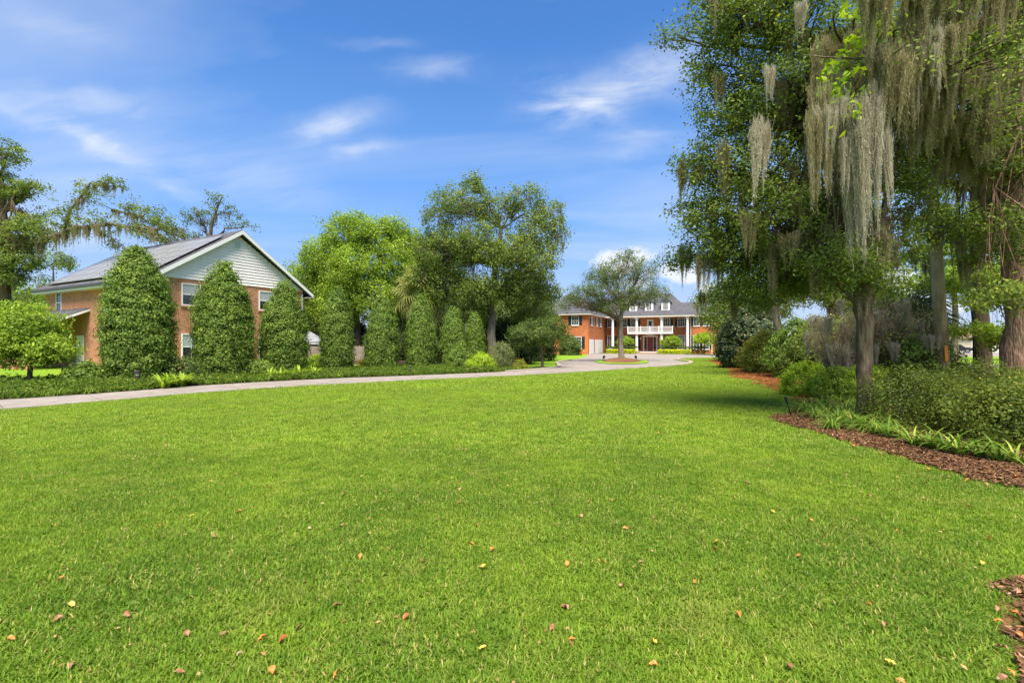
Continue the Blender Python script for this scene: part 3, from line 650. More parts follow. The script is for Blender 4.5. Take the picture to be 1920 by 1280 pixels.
MOSS = {}
def moss_mesh(kind, i):
    """a beard of hanging strands, unit length, top at the origin"""
    key = (kind, i)
    if key in MOSS: return MOSS[key]
    coarse = kind.startswith('far_'); n = 90 if coarse else 380; V = []; Fc = []; T = []
    w0 = rng.uniform(.10,.17); nb = 5; bx = rng.normal(size=(nb,2))*w0; bl = rng.uniform(.35,1.0,nb); bl[0] = 1.0
    for s in range(n):
        q = int(rng.integers(nb)); L = bl[q]*(rng.beta(1.3,1.6)*.95+.08); sp = .055 if not coarse else .07
        x0, y0 = bx[q]*1.0+rng.normal(size=2)*sp*(1.25-L); zt = rng.normal()*.07-.25*(1-bl[q])*rng.uniform()
        m = 8; ph = rng.uniform(0,6.28,2); am = rng.uniform(.01,.035)*(1 if not coarse else .8); fr = rng.uniform(5,13)
        t = np.linspace(0,1,m)
        px = x0*(1-.35*t)+am*np.sin(ph[0]+t*fr)*t**.5; py = y0*(1-.35*t)+am*np.sin(ph[1]+t*fr)*t**.5; pz = zt-L*t
        a = rng.uniform(0,3.14); w = (rng.uniform(.0010,.0030) if not coarse else rng.uniform(.006,.014))*(1-.6*t)+.0006
        dx, dy = math.cos(a)*w, math.sin(a)*w
        base = len(V)
        for j in range(m): V.append((px[j]-dx[j],py[j]-dy[j],pz[j])); V.append((px[j]+dx[j],py[j]+dy[j],pz[j]))
        tt = np.clip(rng.normal(.5,.24),0,1)
        for j in range(m-1): Fc.append((base+2*j,base+2*j+1,base+2*j+3,base+2*j+2)); T.append(tt)
        for j in range(0, m):
            for _ in range(1 if coarse else 3):
                b2 = len(V); d = rng.normal(size=3)*(.018 if coarse else .020); d[2] = -abs(d[2])*1.5; p = np.array([px[j],py[j],pz[j]+rng.uniform(-.5,.5)*L/m]); e = rng.normal(size=3)*(.004 if coarse else .0022)
                V += [tuple(p-e), tuple(p+e), tuple(p+d+e*.4), tuple(p+d-e*.4)]; Fc.append((b2,b2+1,b2+2,b2+3)); T.append(np.clip(tt+rng.normal()*.2,0,1))
    MOSS[key] = fastmesh('moss_beard', np.array(V), np.array(Fc), MT[kind.replace('far_','')], T); return MOSS[key]
def hang_moss(parent, base, pts, lens, kind='moss', wide=1.0):
    for p, L in zip(pts, lens):
        w = .62*L**.5*wide*rng.uniform(.7,1.3)
        link('moss_beard', moss_mesh(kind, int(rng.integers(5))), parent, tuple(np.array(p)-base), (rng.normal()*.05, rng.normal()*.05, rng.uniform(0,6.28)), (w, w, L))

def tree(name, label, cat, base, trunk, lobes, leaf='oak_leaf', bk='oak_bark', size=.09, per=50, cr=.45, group=None, limb_r=None, moss=None, zcut=-.75, up=.5, flat=.6, lo=.4, aspect=.5, extra=None, twigs=.5, sides=10, jit=.8, fat=1.0, multi=1.0):
    """trunk: [(x,y,z,r)] world; lobes: [(centre, radii, n_clusters)] world"""
    base = np.array(base, float); root = thing(name, label, cat, tuple(base), 0, group)
    g = Geo(); tp = [np.array(t[:3])-base for t in trunk]; tr = [t[3] for t in trunk]
    pts, rad = [], []
    for i in range(len(tp)-1):
        for q in np.linspace(0,1,4)[:-1]: pts.append(tp[i]*(1-q)+tp[i+1]*q+rng.normal(size=3)*tr[i]*.10*(0 if i+q == 0 else 1)); rad.append(tr[i]*(1-q)+tr[i+1]*q)
    pts.append(tp[-1]); rad.append(tr[-1])
    pts = [pts[0]-np.array([0,0,.12])]+pts; rad = [rad[0]*1.45]+[rad[0]*1.18]+rad[1:]
    g.tube(pts, rad, sides)
    C, O = [], []; limb_pts = []
    for li, (c, r, n) in enumerate(lobes):
        c = np.array(c)-base; r = (r[0], r[1], r[2]*fat); n = int(n*multi)
        # limb from the nearest lower trunk point to the lobe centre
        cand = [k for k in range(len(tp)) if tp[k][2] < c[2]-.15*np.linalg.norm(c[:2]-tp[k][:2]) and tp[k][2] > tp[-1][2]*.35] or [len(tp)-1]
        k = min(cand, key=lambda k: np.linalg.norm(tp[k]-c)*1.0)
        a = tp[k]; midp = (a+c)/2+np.array([0,0,.12*np.linalg.norm(c-a)])+rng.normal(size=3)*.08*np.linalg.norm(c-a)
        cu = bez(a, midp, c, 8); r0 = min(tr[k]*.62, .05+.035*np.linalg.norm(c-a)) if limb_r is None else limb_r
        cu[2:-1] += rng.normal(size=(5,3))*.03*np.linalg.norm(c-a)
        g.tube(cu, np.linspace(r0, r0*.3, 8), 6); limb_pts.append(cu+base)
        cc, oo = ell_points(c, r, n, lo, zcut); C.append(cc); O.append(oo)
        nt_ = int(n*twigs)
        for q in cc[:nt_]:
            s = cu[int(rng.integers(2,8))]; mid = (s+q)/2+rng.normal(size=3)*.08*np.linalg.norm(q-s)
            rr = max(.006, min(r0*.3, .012*np.linalg.norm(q-s)+.006)); g.tube(bez(s, mid, q, 4), [rr, rr*.75, rr*.5, rr*.25], 4)
    tk = g.build('trunk', MT[bk], root, uv=False, smooth=True)
    C = np.concatenate(C); O = np.concatenate(O)
    v, f, t = clusters(C, O, per, cr, size, flat=flat, up=up, aspect=aspect, jit=jit)
    link('crown', fastmesh('crown', v, f, MT[leaf], t), root)
    if moss:
        n, lmin, lmax, kind = moss[:4]
        allp = np.concatenate([l[1:] for l in limb_pts]); low = C+base
        pick = np.r_[allp[rng.integers(0,len(allp),n//2)], low[rng.integers(0,len(low),n-n//2)]]
        hang_moss(root, base, pick, rng.uniform(lmin, lmax, len(pick)), kind)
    return root, base, limb_pts, C+base

def shell_bush(name, label, cat, base, prof, n, leaf, size, per=22, cr=.16, group=None, lump=.10, stem=True, aspect=.5, mesh=None, rz=0, scale=1.0, up=.35):
    """bush as surface of revolution: prof [(z, r)], clusters over and inside the skin"""
    root = thing(name, label, cat, (base[0], base[1], base[2] if len(base) > 2 else 0), rz, group)
    if mesh is None:
        z = np.array([p[0] for p in prof]); r = np.array([p[1] for p in prof])
        zs = np.linspace(z[0], z[-1], 200); rs = np.interp(zs, z, r)
        sl_ = np.sqrt(np.gradient(zs)**2+np.gradient(rs)**2); wgt = rs*sl_+1e-4; wgt /= wgt.sum()
        idx = rng.choice(200, n, p=wgt); th = rng.uniform(0, 6.283, n)
        ph = rng.uniform(0,6.28,8); zz = zs[idx]; rr = rs[idx]
        lum = sum(np.sin(th*(2+i)+ph[i]+zz*(1.3+.9*i)/max(.5,z[-1])*3)/(1+.4*i) for i in range(4))
        dep = rng.uniform(0,1,n)**1.6
        rr = rr*(1+lump*.5*lum)*(1-.38*dep)
        hol = (np.sin(th*5+zz*3.1+ph[6])*np.sin(zz*4.3-th*3+ph[7]) > .55); rr = np.where(hol, rr*.86, rr)
        zz = zz*(1+.03*np.sin(th*3+ph[5]))
        cc = np.c_[rr*np.cos(th), rr*np.sin(th), np.maximum(zz, .04)]
        cc = cc*(1+rng.normal(size=(n,1))*.035); cc[:,2] = np.clip(cc[:,2], .04, z[-1]*1.02)
        dr = np.gradient(rs, zs)[idx]; oo = unit(np.c_[np.cos(th), np.sin(th), -dr])
        v, f, t = clusters(cc, oo, per, cr, size, flat=.8, up=up, outw=1.0, jit=.6, aspect=aspect)
        v[:,2] = np.maximum(v[:,2], .01)
        mesh = fastmesh('foliage', v, f, MT[leaf], t)
    o = link('foliage', mesh, root, scale=scale)
    if stem:
        h = (prof[-1][0] if prof else 1)*.6; g = Geo()
        for i in range(4):
            a = i*1.57+.3; g.tube([(0.03*math.cos(a),.03*math.sin(a),-.05),(.1*h*math.cos(a),.1*h*math.sin(a),h*.5),(.22*h*math.cos(a),.22*h*math.sin(a),h)], [.03,.022,.008], 5)
        link('stem', g.mesh('stem', MT['twig_bark'], uv=False), root, scale=scale)
    return root, mesh

# ------------------------------------------------------------------ row of clipped evergreens along the drive
def cone_prof(h, r): return [(0,r*.86),(h*.12,r*.97),(h*.3,r),(h*.5,r*.95),(h*.66,r*.82),(h*.8,r*.60),(h*.9,r*.38),(h*.97,r*.16),(h,.03)]
ord_ = ['the widest one, screening the house porch', 'in front of the house gable windows', 'overlapping the right eave end of the gable', 'beside the garden shed', 'in front of the timber fence', 'just below the palm head', 'next to the small pyramidal shrub', 'the slimmest, beside the mossy oak trunk']
cones = [(260,20.0,468,154),(420,22.2,498,128),(533,24.4,533,98),(632,26.6,542,67),(717,28.0,560,68),(789,29.4,558,60),(849,30.4,580,52),(890,31.8,590,40)]
protos = []
for i, (px, Y, top, wpx) in enumerate(cones):
    h = CH+(HY-top)/F*Y; r = wpx/2/F*Y*(.76 if i < 2 else .82)
    shell_bush('clipped_evergreen', 'tall tapered green evergreen, '+ord_[i], 'shrub', ((px-CX)/F*Y, Y), cone_prof(h, r), int(1100+420*r*h/2), 'holly_leaf', .092, 30, .19, group='tapered evergreens along the drive', lump=.11, stem=True)
shell_bush('pyramid_shrub', 'small pyramidal dark green shrub at the foot of a slim evergreen', 'shrub', (P(864,640,28.6)[0], 28.6), [(0,.75),(.5,.78),(1.1,.5),(1.75,.03)], 480, 'holly_leaf', .10, 18, .13)

# ------------------------------------------------------------------ left side trees
# round small tree left
b = np.array([*G(55, 722), 0])
tree('round_tree', 'small round bright green tree beside the house porch', 'tree', b, [(*b,.09),(b[0]+.02,b[1],.5,.08),(b[0]+.1,b[1],1.2,.06)],
     [(P(50,614,b[1]), (1.1,1.2,1.0), 160), (P(5,625,b[1]+.3), (1.1,1.1,1.0), 120), (P(98,655,b[1]-.2), (.7,.7,.5), 70), (P(55,655,b[1]), (1.3,1.3,.7), 130)], 'bright_leaf', 'dark_bark', .11, 42, .30, zcut=-.9)
b = np.array([*G(1017, 690), 0])
tree('round_tree', 'small dark green domed tree on the grass beside the forecourt kerb', 'tree', b, [(*b,.10),(b[0],b[1],.8,.085),(b[0]-.1,b[1],1.5,.07)],
     [(P(1005,628,b[1]), (1.5,1.5,1.0), 170), (P(1035,620,b[1]), (1.0,1.1,.9), 110), (P(980,632,b[1]), (.9,1,.8), 90)], 'oak_dark', 'oak_bark', .12, 40, .30, zcut=-.8)

# mossy oak in the middle
b = np.array([P(925,643,34)[0], 34, 0.])
def lb(px,py,Y,rx,rz,n,ry=None): return (P(px,py,Y), (rx, ry or rx, rz), n)
tree('mossy_oak', 'tall open crowned oak with pale trunk and hanging moss beyond the drive', 'tree', b,
     [(*b,.34),(*P(922,600,34),.28),(*P(918,560,34),.26),(*P(930,500,34),.2),(*P(940,430,34),.13),(*P(915,380,34.5),.07)],
     [lb(870,380,34,2.0,1.1,80), lb(825,400,34.5,1.3,1.2,52), lb(885,345,34.5,.9,.6,24), lb(930,400,34,1.5,1.1,50), lb(985,375,34,1.5,.8,46), lb(1030,405,34.5,1.2,1.0,36), lb(1048,440,34,.8,.9,26),
      lb(1000,440,33.5,1.4,1.1,60), lb(900,460,33,2.0,1.2,120), lb(850,470,34,1.8,1.3,100), lb(960,480,32.5,1.8,1.2,120), lb(1010,490,33.5,1.4,1.2,75), lb(820,480,35,1.4,1.4,75), lb(900,545,33,1.7,.9,85), lb(965,545,33.5,1.6,.9,75), lb(1020,545,35,1.4,.7,55), lb(840,540,35,1.7,1.0,85), lb(890,590,34,1.3,.6,50), lb(1000,590,36,1.5,.7,50), lb(800,465,35.5,1.2,1.0,50), lb(795,525,36,1.3,1.0,60)],
     'oak_leaf', 'pale_bark', .15, 40, .36, moss=(60,.4,1.5,'far_moss'), twigs=.7, zcut=-.95, flat=1.0, lo=.15, fat=1.35, multi=1.25)
# bright leafy tree left of it
b = np.array([P(672,643,46)[0], 46, 0.])
tree('leafy_tree', 'broad yellow green leafy tree behind the tapered evergreens', 'tree', b,
     [(*b,.32),(b[0],b[1],3,.27),(b[0]-.4,b[1],6,.2),(b[0]+.2,b[1],9,.12)],
     [lb(650,440,46,2.6,1.6,160), lb(700,445,46,2.4,1.8,150), lb(610,480,45.5,2.3,1.5,140), lb(572,515,46,2.0,1.4,110), lb(560,570,46.5,1.8,1.5,90), lb(660,510,44,2.6,1.7,180), lb(735,490,45,2.1,1.9,130), lb(745,435,46.5,1.5,1.1,56), lb(700,560,44.5,2.4,1.7,150), lb(630,570,45,2.4,1.7,150), lb(755,560,46,2.2,1.6,110), lb(780,490,47,1.6,1.4,70), lb(770,455,47,1.4,1.2,50)],
     'bright_leaf', 'oak_bark', .19, 42, .46, twigs=.3, zcut=-.95, flat=1.0, lo=.2, fat=1.3, multi=1.3)
# darker trees filling the wood behind
for i, (px, Y, top, w, lf, lab) in enumerate([(590,54,560,3.2,'oak_dark','dark low tree behind the garden shed'), (830,50,480,3.6,'oak_dark','dark green tree directly behind the cabbage palm'), (980,52,540,3.4,'oak_dark','dark tree between the mossy oak and the mansion'),
                                 (1022,92,570,4.5,'bright_leaf','yellow green tree rising behind the mansion garage wing'), (760,56,520,3.2,'oak_leaf','green tree in the wood behind the palm fronds'), (915,58,530,3.6,'oak_leaf','green tree in the wood behind the mossy oak trunk'),
                                 (500,62,560,3.4,'oak_dark','dark tree behind the gable end of the brick house'), (1372,62,545,3.6,'oak_leaf','green tree at the right end of the mansion'),
                                 (572,58,515,3.6,'oak_leaf','green tree between the brick house gable and the broad leafy tree'), (792,54,470,3.4,'oak_dark','dark tree closing the gap between the leafy tree and the mossy oak'), (975,60,505,3.8,'oak_leaf','green tree behind the right limbs of the mossy oak'), (625,64,500,4.0,'oak_dark','dark tree behind the left side of the broad leafy tree')]):
    x = P(px,643,Y)[0]; h = CH+(HY-top)/F*Y
    tree('wood_tree', lab, 'tree', (x,Y,0), [(x,Y,0,.2),(x+.1,Y,h*.4,.16),(x-.1,Y,h*.75,.08)],
         [((x,Y,h-1.4),(w*.75,w*.7,1.5),90), ((x-w*.5,Y,h*.62),(w*.65,w*.6,h*.22),90), ((x+w*.5,Y-.5,h*.6),(w*.65,w*.6,h*.22),90), ((x,Y-1,h*.35),(w*.9,w*.7,h*.25),110)], lf, 'dark_bark', .24, 40, .6, twigs=.2, group='trees of the wood behind the evergreens', flat=1.0, zcut=-.95)
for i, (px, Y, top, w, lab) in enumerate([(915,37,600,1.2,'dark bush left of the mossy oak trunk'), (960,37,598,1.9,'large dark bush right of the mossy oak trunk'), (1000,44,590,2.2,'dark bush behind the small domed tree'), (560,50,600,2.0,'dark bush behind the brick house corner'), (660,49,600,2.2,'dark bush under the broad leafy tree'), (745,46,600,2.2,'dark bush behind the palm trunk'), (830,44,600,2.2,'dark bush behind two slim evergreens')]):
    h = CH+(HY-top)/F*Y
    shell_bush('dark_bush', lab, 'bush', (P(px,643,Y)[0], Y), [(0,w*.85),(h*.3,w),(h*.65,w*.85),(h*.9,w*.5),(h,.05)], int(170*w*h/2), 'shaded_understory_leaf', .17, 22, .3, lump=.2, group='dark bushes along the wood')
shell_bush('round_bush', 'bright green spreading bush at the kerb beside the drive', 'bush', (P(903,643,27.6)[0], 27.6), [(0,.6),(.3,.78),(.7,.6),(1.0,.1)], 230, 'lime_leaf', .09, 20, .16, lump=.2)
shell_bush('round_bush', 'grey green twiggy bush in front of the mossy oak', 'bush', (P(940,643,28.6)[0], 28.6), [(0,.4),(.4,.72),(.9,.8),(1.4,.45),(1.6,.05)], 330, 'grey_bush_leaf', .07, 22, .16, lump=.15)
shell_bush('round_bush', 'low reddish green bush on the grass edge', 'bush', (P(972,643,28.8)[0], 28.8), [(0,.4),(.25,.5),(.5,.3),(.55,.03)], 90, 'olive_bush_leaf', .08, 18, .12)
shell_bush('round_bush', 'dark rounded bush against the garage wing wall', 'bush', (P(1068,643,64)[0], 64), [(0,1.2),(1,1.4),(2,1.0),(2.6,.1)], 300, 'oak_dark', .2, 20, .3)
# palms
def frond_mesh(mat, n=26, L=1.0, droop=.5):
    V, Fc, T = [], [], []
    pet = L*.9
    pts = [np.array([0,0,0]), np.array([pet*.55,0,.06]), np.array([pet,0,0])]
    for a, c in zip(pts[:-1], pts[1:]):
        b0 = len(V); w = np.array([0,.012*L+.008,0]); V += [tuple(a-w),tuple(a+w),tuple(c+w),tuple(c-w)]; Fc.append((b0,b0+1,b0+2,b0+3)); T.append(.5)
    for i in range(n):
        a = (i/(n-1)-.5)*R(260); l = L*(.95-.25*abs(i/(n-1)-.5)*2)*rng.uniform(.85,1.1); d = np.array([math.cos(a),math.sin(a),0]); s = np.array([-math.sin(a),math.cos(a),0])*.028*L
        p0 = pts[-1]; p1 = p0+d*l*.55+np.array([0,0,-.05*l]); p2 = p0+d*l*.85+np.array([0,0,-droop*l*.45]); p3 = p0+d*l*.92+np.array([0,0,-droop*l*.95])
        b0 = len(V); V += [tuple(p0),tuple(p1-s),tuple(p1+s),tuple(p2-s*.8),tuple(p2+s*.8),tuple(p3-s*.2),tuple(p3+s*.2)]
        t = rng.uniform(.2,.9); Fc += [(b0,b0+1,b0+2,b0), (b0+1,b0+3,b0+4,b0+2), (b0+3,b0+5,b0+6,b0+4)]; T += [t]*3
    Fa = [f for f in Fc if len(set(f)) == 4]; Ft = [f[:3] for f in Fc if len(set(f)) == 3]
    Ta = [t for f,t in zip(Fc,T) if len(set(f)) == 4]; Tt = [t for f,t in zip(Fc,T) if len(set(f)) == 3]
    return fastmesh('frond', np.array(V), [np.array(Fa), np.array(Ft)], MT[mat], Ta+Tt)
def palm(name, label, base, h, L, nf, mat, tr=.2, elev=(-50,80), droop=.6, bk='oak_bark', group=None):
    root = thing(name, label, 'palm', base, 0, group)
    if h > .3: Geo().tube([(0,0,-.1),(.05,0,h*.5),(0,.03,h)], [tr*1.1,tr,tr*.9], 10).build('trunk', MT[bk], root, uv=False, smooth=True)
    ms = [frond_mesh(mat, 26, L, droop*f) for f in (.7,1,1.3)]
    for i in range(nf):
        t = i/(nf-1); el = R(elev[1]+(elev[0]-elev[1])*t+rng.normal()*6); az = i*2.399
        link('frond', ms[i%3], root, (0,0,h), (rng.normal()*.25, -el, az), rng.uniform(.85,1.1))
    return root
palm('cabbage_palm', 'pale green fan palm rising behind the tapered evergreens', (P(793,643,37)[0],37,0), 5.0, 1.55, 34, 'palm_leaf', .18)
palm('dark_palm', 'dark fan palm with drooping fronds in the wood beside the cabbage palm', (P(868,643,42)[0],42,0), 5.2, 1.4, 26, 'palmetto_leaf', .17)
palm('sago_palm', 'low sago palm between two tapered evergreens', (*G(684,694),0), .12, .42, 22, 'olive_bush_leaf', .1, (5,80), .4)

# live oaks far left, with a long mossy limb
b = np.array([P(-20,643,36)[0], 36, 0.])
root, bb, lp, cl = tree('live_oak', 'dark live oak with a long mossy limb reaching over the brick house', 'tree', b,
     [(*b,.5),(*P(5,560,36),.45),(*P(15,480,36),.36),(*P(5,400,36),.26),(*P(0,330,36),.18)],
     [lb(10,290,36,1.3,1.3,40), lb(-5,350,36,1.6,1.2,70), lb(60,430,35.5,1.3,1.0,50), lb(30,490,35.5,1.6,1.0,70), lb(35,360,36,1.0,.7,24), lb(20,450,36,1.4,1.3,60), lb(10,520,35.5,1.3,1.3,60), lb(60,350,36,.9,.5,14)],
     'oak_leaf', 'dark_bark', .17, 40, .42, moss=(34,.4,1.3,'far_moss'), twigs=.6)
def limb_with_leaves(root, bb, path, r0, r1, leaf, size, n, spread, mossn, mlen, bk='dark_bark', kind='far_moss', per=38, cr=.36, wide=1.0):
    pl = np.array(path); d = np.r_[0, np.cumsum(np.linalg.norm(np.diff(pl,axis=0),axis=1))]; s = np.linspace(0,d[-1],28)
    q = np.c_[[np.interp(s,d,pl[:,i]) for i in range(3)]].T; q[1:-1] += rng.normal(size=(26,3))*.06
    g = Geo(); g.tube(q-bb, np.linspace(r0,r1,28), 7)
    cc = q[rng.integers(3,28,n)]+rng.normal(size=(n,3))*spread*np.array([1,1,.75])+np.array([0,0,spread*.25])
    for c in cc[:int(n*.8)]:
        p = q[np.argmin(np.linalg.norm(q-c,axis=1))]; g.tube(bez(p-bb,(p+c)/2-bb+rng.normal(size=3)*.1,c-bb,4),[.03,.022,.014,.006],4)
    g.build('limb', MT[bk], root, uv=False, smooth=True)
    if n:
        v, f, t = clusters(cc-bb, unit(rng.normal(size=(n,3))), per, cr, size, flat=.7); link('limb_foliage', fastmesh('limb_foliage', v, f, MT[leaf], t), root)
    mp_ = q[rng.integers(2,28,mossn)]+rng.normal(size=(mossn,3))*np.array([.1,.1,.02])
    hang_moss(root, bb, mp_, rng.uniform(mlen[0],mlen[1],mossn), kind, wide)
    return q
limb_with_leaves(root, bb, [P(0,470,36),P(60,455,35.5),P(140,430,35),P(200,420,34.5),P(250,425,34.5),P(300,430,34)], .22, .05, 'oak_leaf', .15, 95, .75, 60, (.5,1.7))
limb_with_leaves(root, bb, [P(15,390,36),P(50,400,36),P(75,430,35.5),P(70,460,35)], .14, .06, 'oak_leaf', .15, 26, .6, 8, (.4,1.2))
limb_with_leaves(root, bb, [P(120,440,35.2),P(135,390,35),P(170,345,35),P(225,350,35)], .10, .03, 'oak_leaf', .15, 44, .55, 26, (.4,1.4))
limb_with_leaves(root, bb, [P(175,430,35),P(215,450,35),P(245,475,35)], .06, .02, 'oak_leaf', .14, 8, .3, 8, (.3,.9))
limb_with_leaves(root, bb, [P(210,395,35),P(260,405,35.3),P(310,425,35.6),P(345,430,36)], .08, .03, 'oak_leaf', .15, 40, .55, 18, (.3,1.0))
b = np.array([P(385,643,50)[0], 50, 0.])
root, bb, lp, cl = tree('live_oak', 'gnarled sparse oak top rising behind the solar roof', 'tree', b, [(*b,.4),(*P(390,520,50),.34),(*P(392,450,50),.22),(*P(400,410,50),.12),(*P(418,365,50),.05)],
     [lb(375,410,50,1.6,1.0,36), lb(410,375,50,1.4,.9,13), lb(430,400,50,1.6,.9,15), lb(330,440,49.5,2.2,.9,36), lb(290,440,50,1.8,.9,30), lb(455,425,50,1.6,.5,11)], 'oak_dark', 'oak_bark', .19, 26, .45, moss=(16,.4,1.0,'far_moss'), twigs=1.0)
for (px, Y, top, w, lf, lab) in ((45,44,520,3.0,'bright_leaf','yellow green mossy tree beside the far end of the brick house'), (100,50,470,2.4,'oak_leaf','small oak top showing above the far eave of the brick house'), (-15,40,540,3.2,'oak_dark','dark tree filling the gap under the live oak')):
    x = P(px,643,Y)[0]; h = CH+(HY-top)/F*Y
    tree('garden_tree', lab, 'tree', (x,Y,0), [(x,Y,0,.2),(x,Y,h*.5,.15),(x,Y,h*.8,.07)], [((x,Y,h-1.2),(w*.7,w*.7,1.2),46), ((x-w*.4,Y,h*.6),(w*.6,w*.6,h*.2),50), ((x+w*.4,Y,h*.55),(w*.6,w*.6,h*.2),50), ((x,Y,h*.3),(w*.8,w*.8,h*.22),60)], lf, 'dark_bark', .2, 40, .6, moss=(14,.5,1.5,'far_moss'), twigs=.3)

# island tree
b = np.array([9.4, 41.5, .33])
tree('island_tree', 'grey trunked open crowned oak on the mulched drive island', 'tree', b,
     [(*b,.23),(*P(1163,640,41.5),.215),(*P(1164,606,41.5),.20),(*P(1166,575,41.5),.12)],
     [lb(1165,505,41.5,2.0,1.2,120), lb(1125,520,41.5,1.6,1.1,95), lb(1205,510,41.5,1.6,1.2,90), lb(1100,550,41.5,1.7,.9,95), lb(1150,550,40.5,1.9,1.0,110), lb(1200,550,41,1.7,1.0,95), lb(1235,550,41.5,1.1,.8,44), lb(1072,568,41.5,1.2,.7,52), lb(1180,478,42,1.4,.5,30), lb(1125,575,42,1.6,.6,60), lb(1190,570,42,1.2,.4,24), lb(1150,575,40.5,1.4,.5,40)],
     'oak_dark', 'pale_bark', .12, 34, .36, twigs=.8, zcut=-.9, flat=.9, multi=.8)

# ------------------------------------------------------------------ planting before the mansion
def hedge(name, label, x0, x1, y0, y1, h, leaf, group):
    n = int((x1-x0)*60); root = thing(name, label, 'hedge', (*HW((x0+x1)/2, (y0+y1)/2), 0), -a23, group)
    w, d = (x1-x0)/2, (y1-y0)/2
    c = np.c_[rng.uniform(-w,w,n*2), rng.uniform(-d,d,n*2), rng.uniform(.05,h,n*2)]
    m = n; c[:m,2] = h*rng.uniform(.92,1.0,m); k = n//2; c[m:m+k,1] = -d*rng.uniform(.9,1.0,k)
    v, f, t = clusters(c, unit(np.c_[np.zeros(2*n), -np.ones(2*n)*.4, np.ones(2*n)*.7]), 16, .10, .11); link('foliage', fastmesh('foliage', v, f, MT[leaf], t), root)
hedge('dark_hedge', 'dark clipped hedge left of the mansion door behind the yellow hedge', -.0+.6, 5.6, -2.0, -1.0, 1.05, 'oak_dark', None)
hedge('dark_hedge', 'dark clipped hedge right of the mansion door behind the yellow hedge', 8.7, 15.2, -2.0, -1.0, 1.05, 'oak_dark', None)
hedge('yellow_hedge', 'low yellow green hedge left of the mansion door', 1.2, 5.6, -3.2, -2.2, .6, 'yellow_hedge_leaf', None)
hedge('yellow_hedge', 'low yellow green hedge right of the mansion door', 8.7, 13.2, -3.2, -2.2, .6, 'yellow_hedge_leaf', None)
for (x, y, r, h, lf, lab) in ((3.6,-.75,1.25,2.75,'bright_leaf','domed green topiary tree left of the mansion door'), (10.4,-.75,1.5,2.75,'bright_leaf','wide domed green topiary tree right of the mansion door'), (15.0,-1.6,1.5,3.3,'lime_leaf','light green small tree at the right end of the mansion')):
    p = HW(x, y)
    tree('topiary_tree', lab, 'tree', (*p,0), [(*p,0,.08),(p[0],p[1],.9,.07),(p[0],p[1],1.3,.06)], [((*p,h*.62),(r,r,h*.34),150)], lf, 'oak_bark', .15, 36, .26, zcut=-.55, lo=.6)
for x in (-.9, -.55):
    p = HW(-2.1+x*.6, -10.6); g = Geo(); g.box(-.06,.06,-.06,.06,0,1.75)
    tag(g.build('wooden_post', MT['post_wood'], None, bevel=.01), 'tan wooden post standing before the garage wing end wall', 'post', 'posts at the garage wing').location = (*p,0)

# spot lights on the island and bollards
def spot(px, py, lab, rz):
    t = thing('spot_light', lab, 'garden light', (px, py, .16), rz)
    Geo().lathe([(.02,-.1),(.02,.18)], 6).build('stake', MT['dark_metal'], t)
    o = Geo().lathe([(.05,0),(.09,.03),(.10,.22),(.085,.24)], 10).build('lamp_head', MT['dark_metal'], t); o.location = (0,0,.18); o.rotation_euler = (R(35),0,0)
spot(*(P(1131,643,40.2)[:2]), 'small black spot light on the left rim of the tree island', .8); spot(*(P(1193,643,40.2)[:2]), 'small black spot light on the right rim of the tree island', -.8)
def bollard(px, py, h, r, lab):
    t = thing('bollard_light', lab, 'garden light', (*G(px,py),0))
    Geo().lathe([(r,-.05),(r,h*.72)], 12).build('post', MT['bronze_metal'], t); Geo().lathe([(r*.7,h*.721),(r*.7,h*.82)], 12).build('lens', MT['lamp_glass'], t); Geo().lathe([(r*1.1,h*.821),(r*1.1,h*.97),(r*.8,h)], 12).build('cap', MT['bronze_metal'], t)
bollard(257, 727, .62, .085, 'brown bollard light at the foot of the widest evergreen'); bollard(768, 703, .45, .06, 'brown bollard light under the palm beside the drive')
t = thing('path_light', 'leaning black landscape light stake at the tip of the mulch bed', 'garden light', (*G(1484,781),0)); t.rotation_euler = (0, R(-17), 0)
Geo().tube([(0,0,-.06),(0,0,.33)], [.012,.012], 8).build('stake', MT['dark_metal'], t); Geo().lathe([(.013,.30),(.027,.32),(.03,.44),(.027,.46)], 10).build('lamp_head', MT['dark_metal'], t)

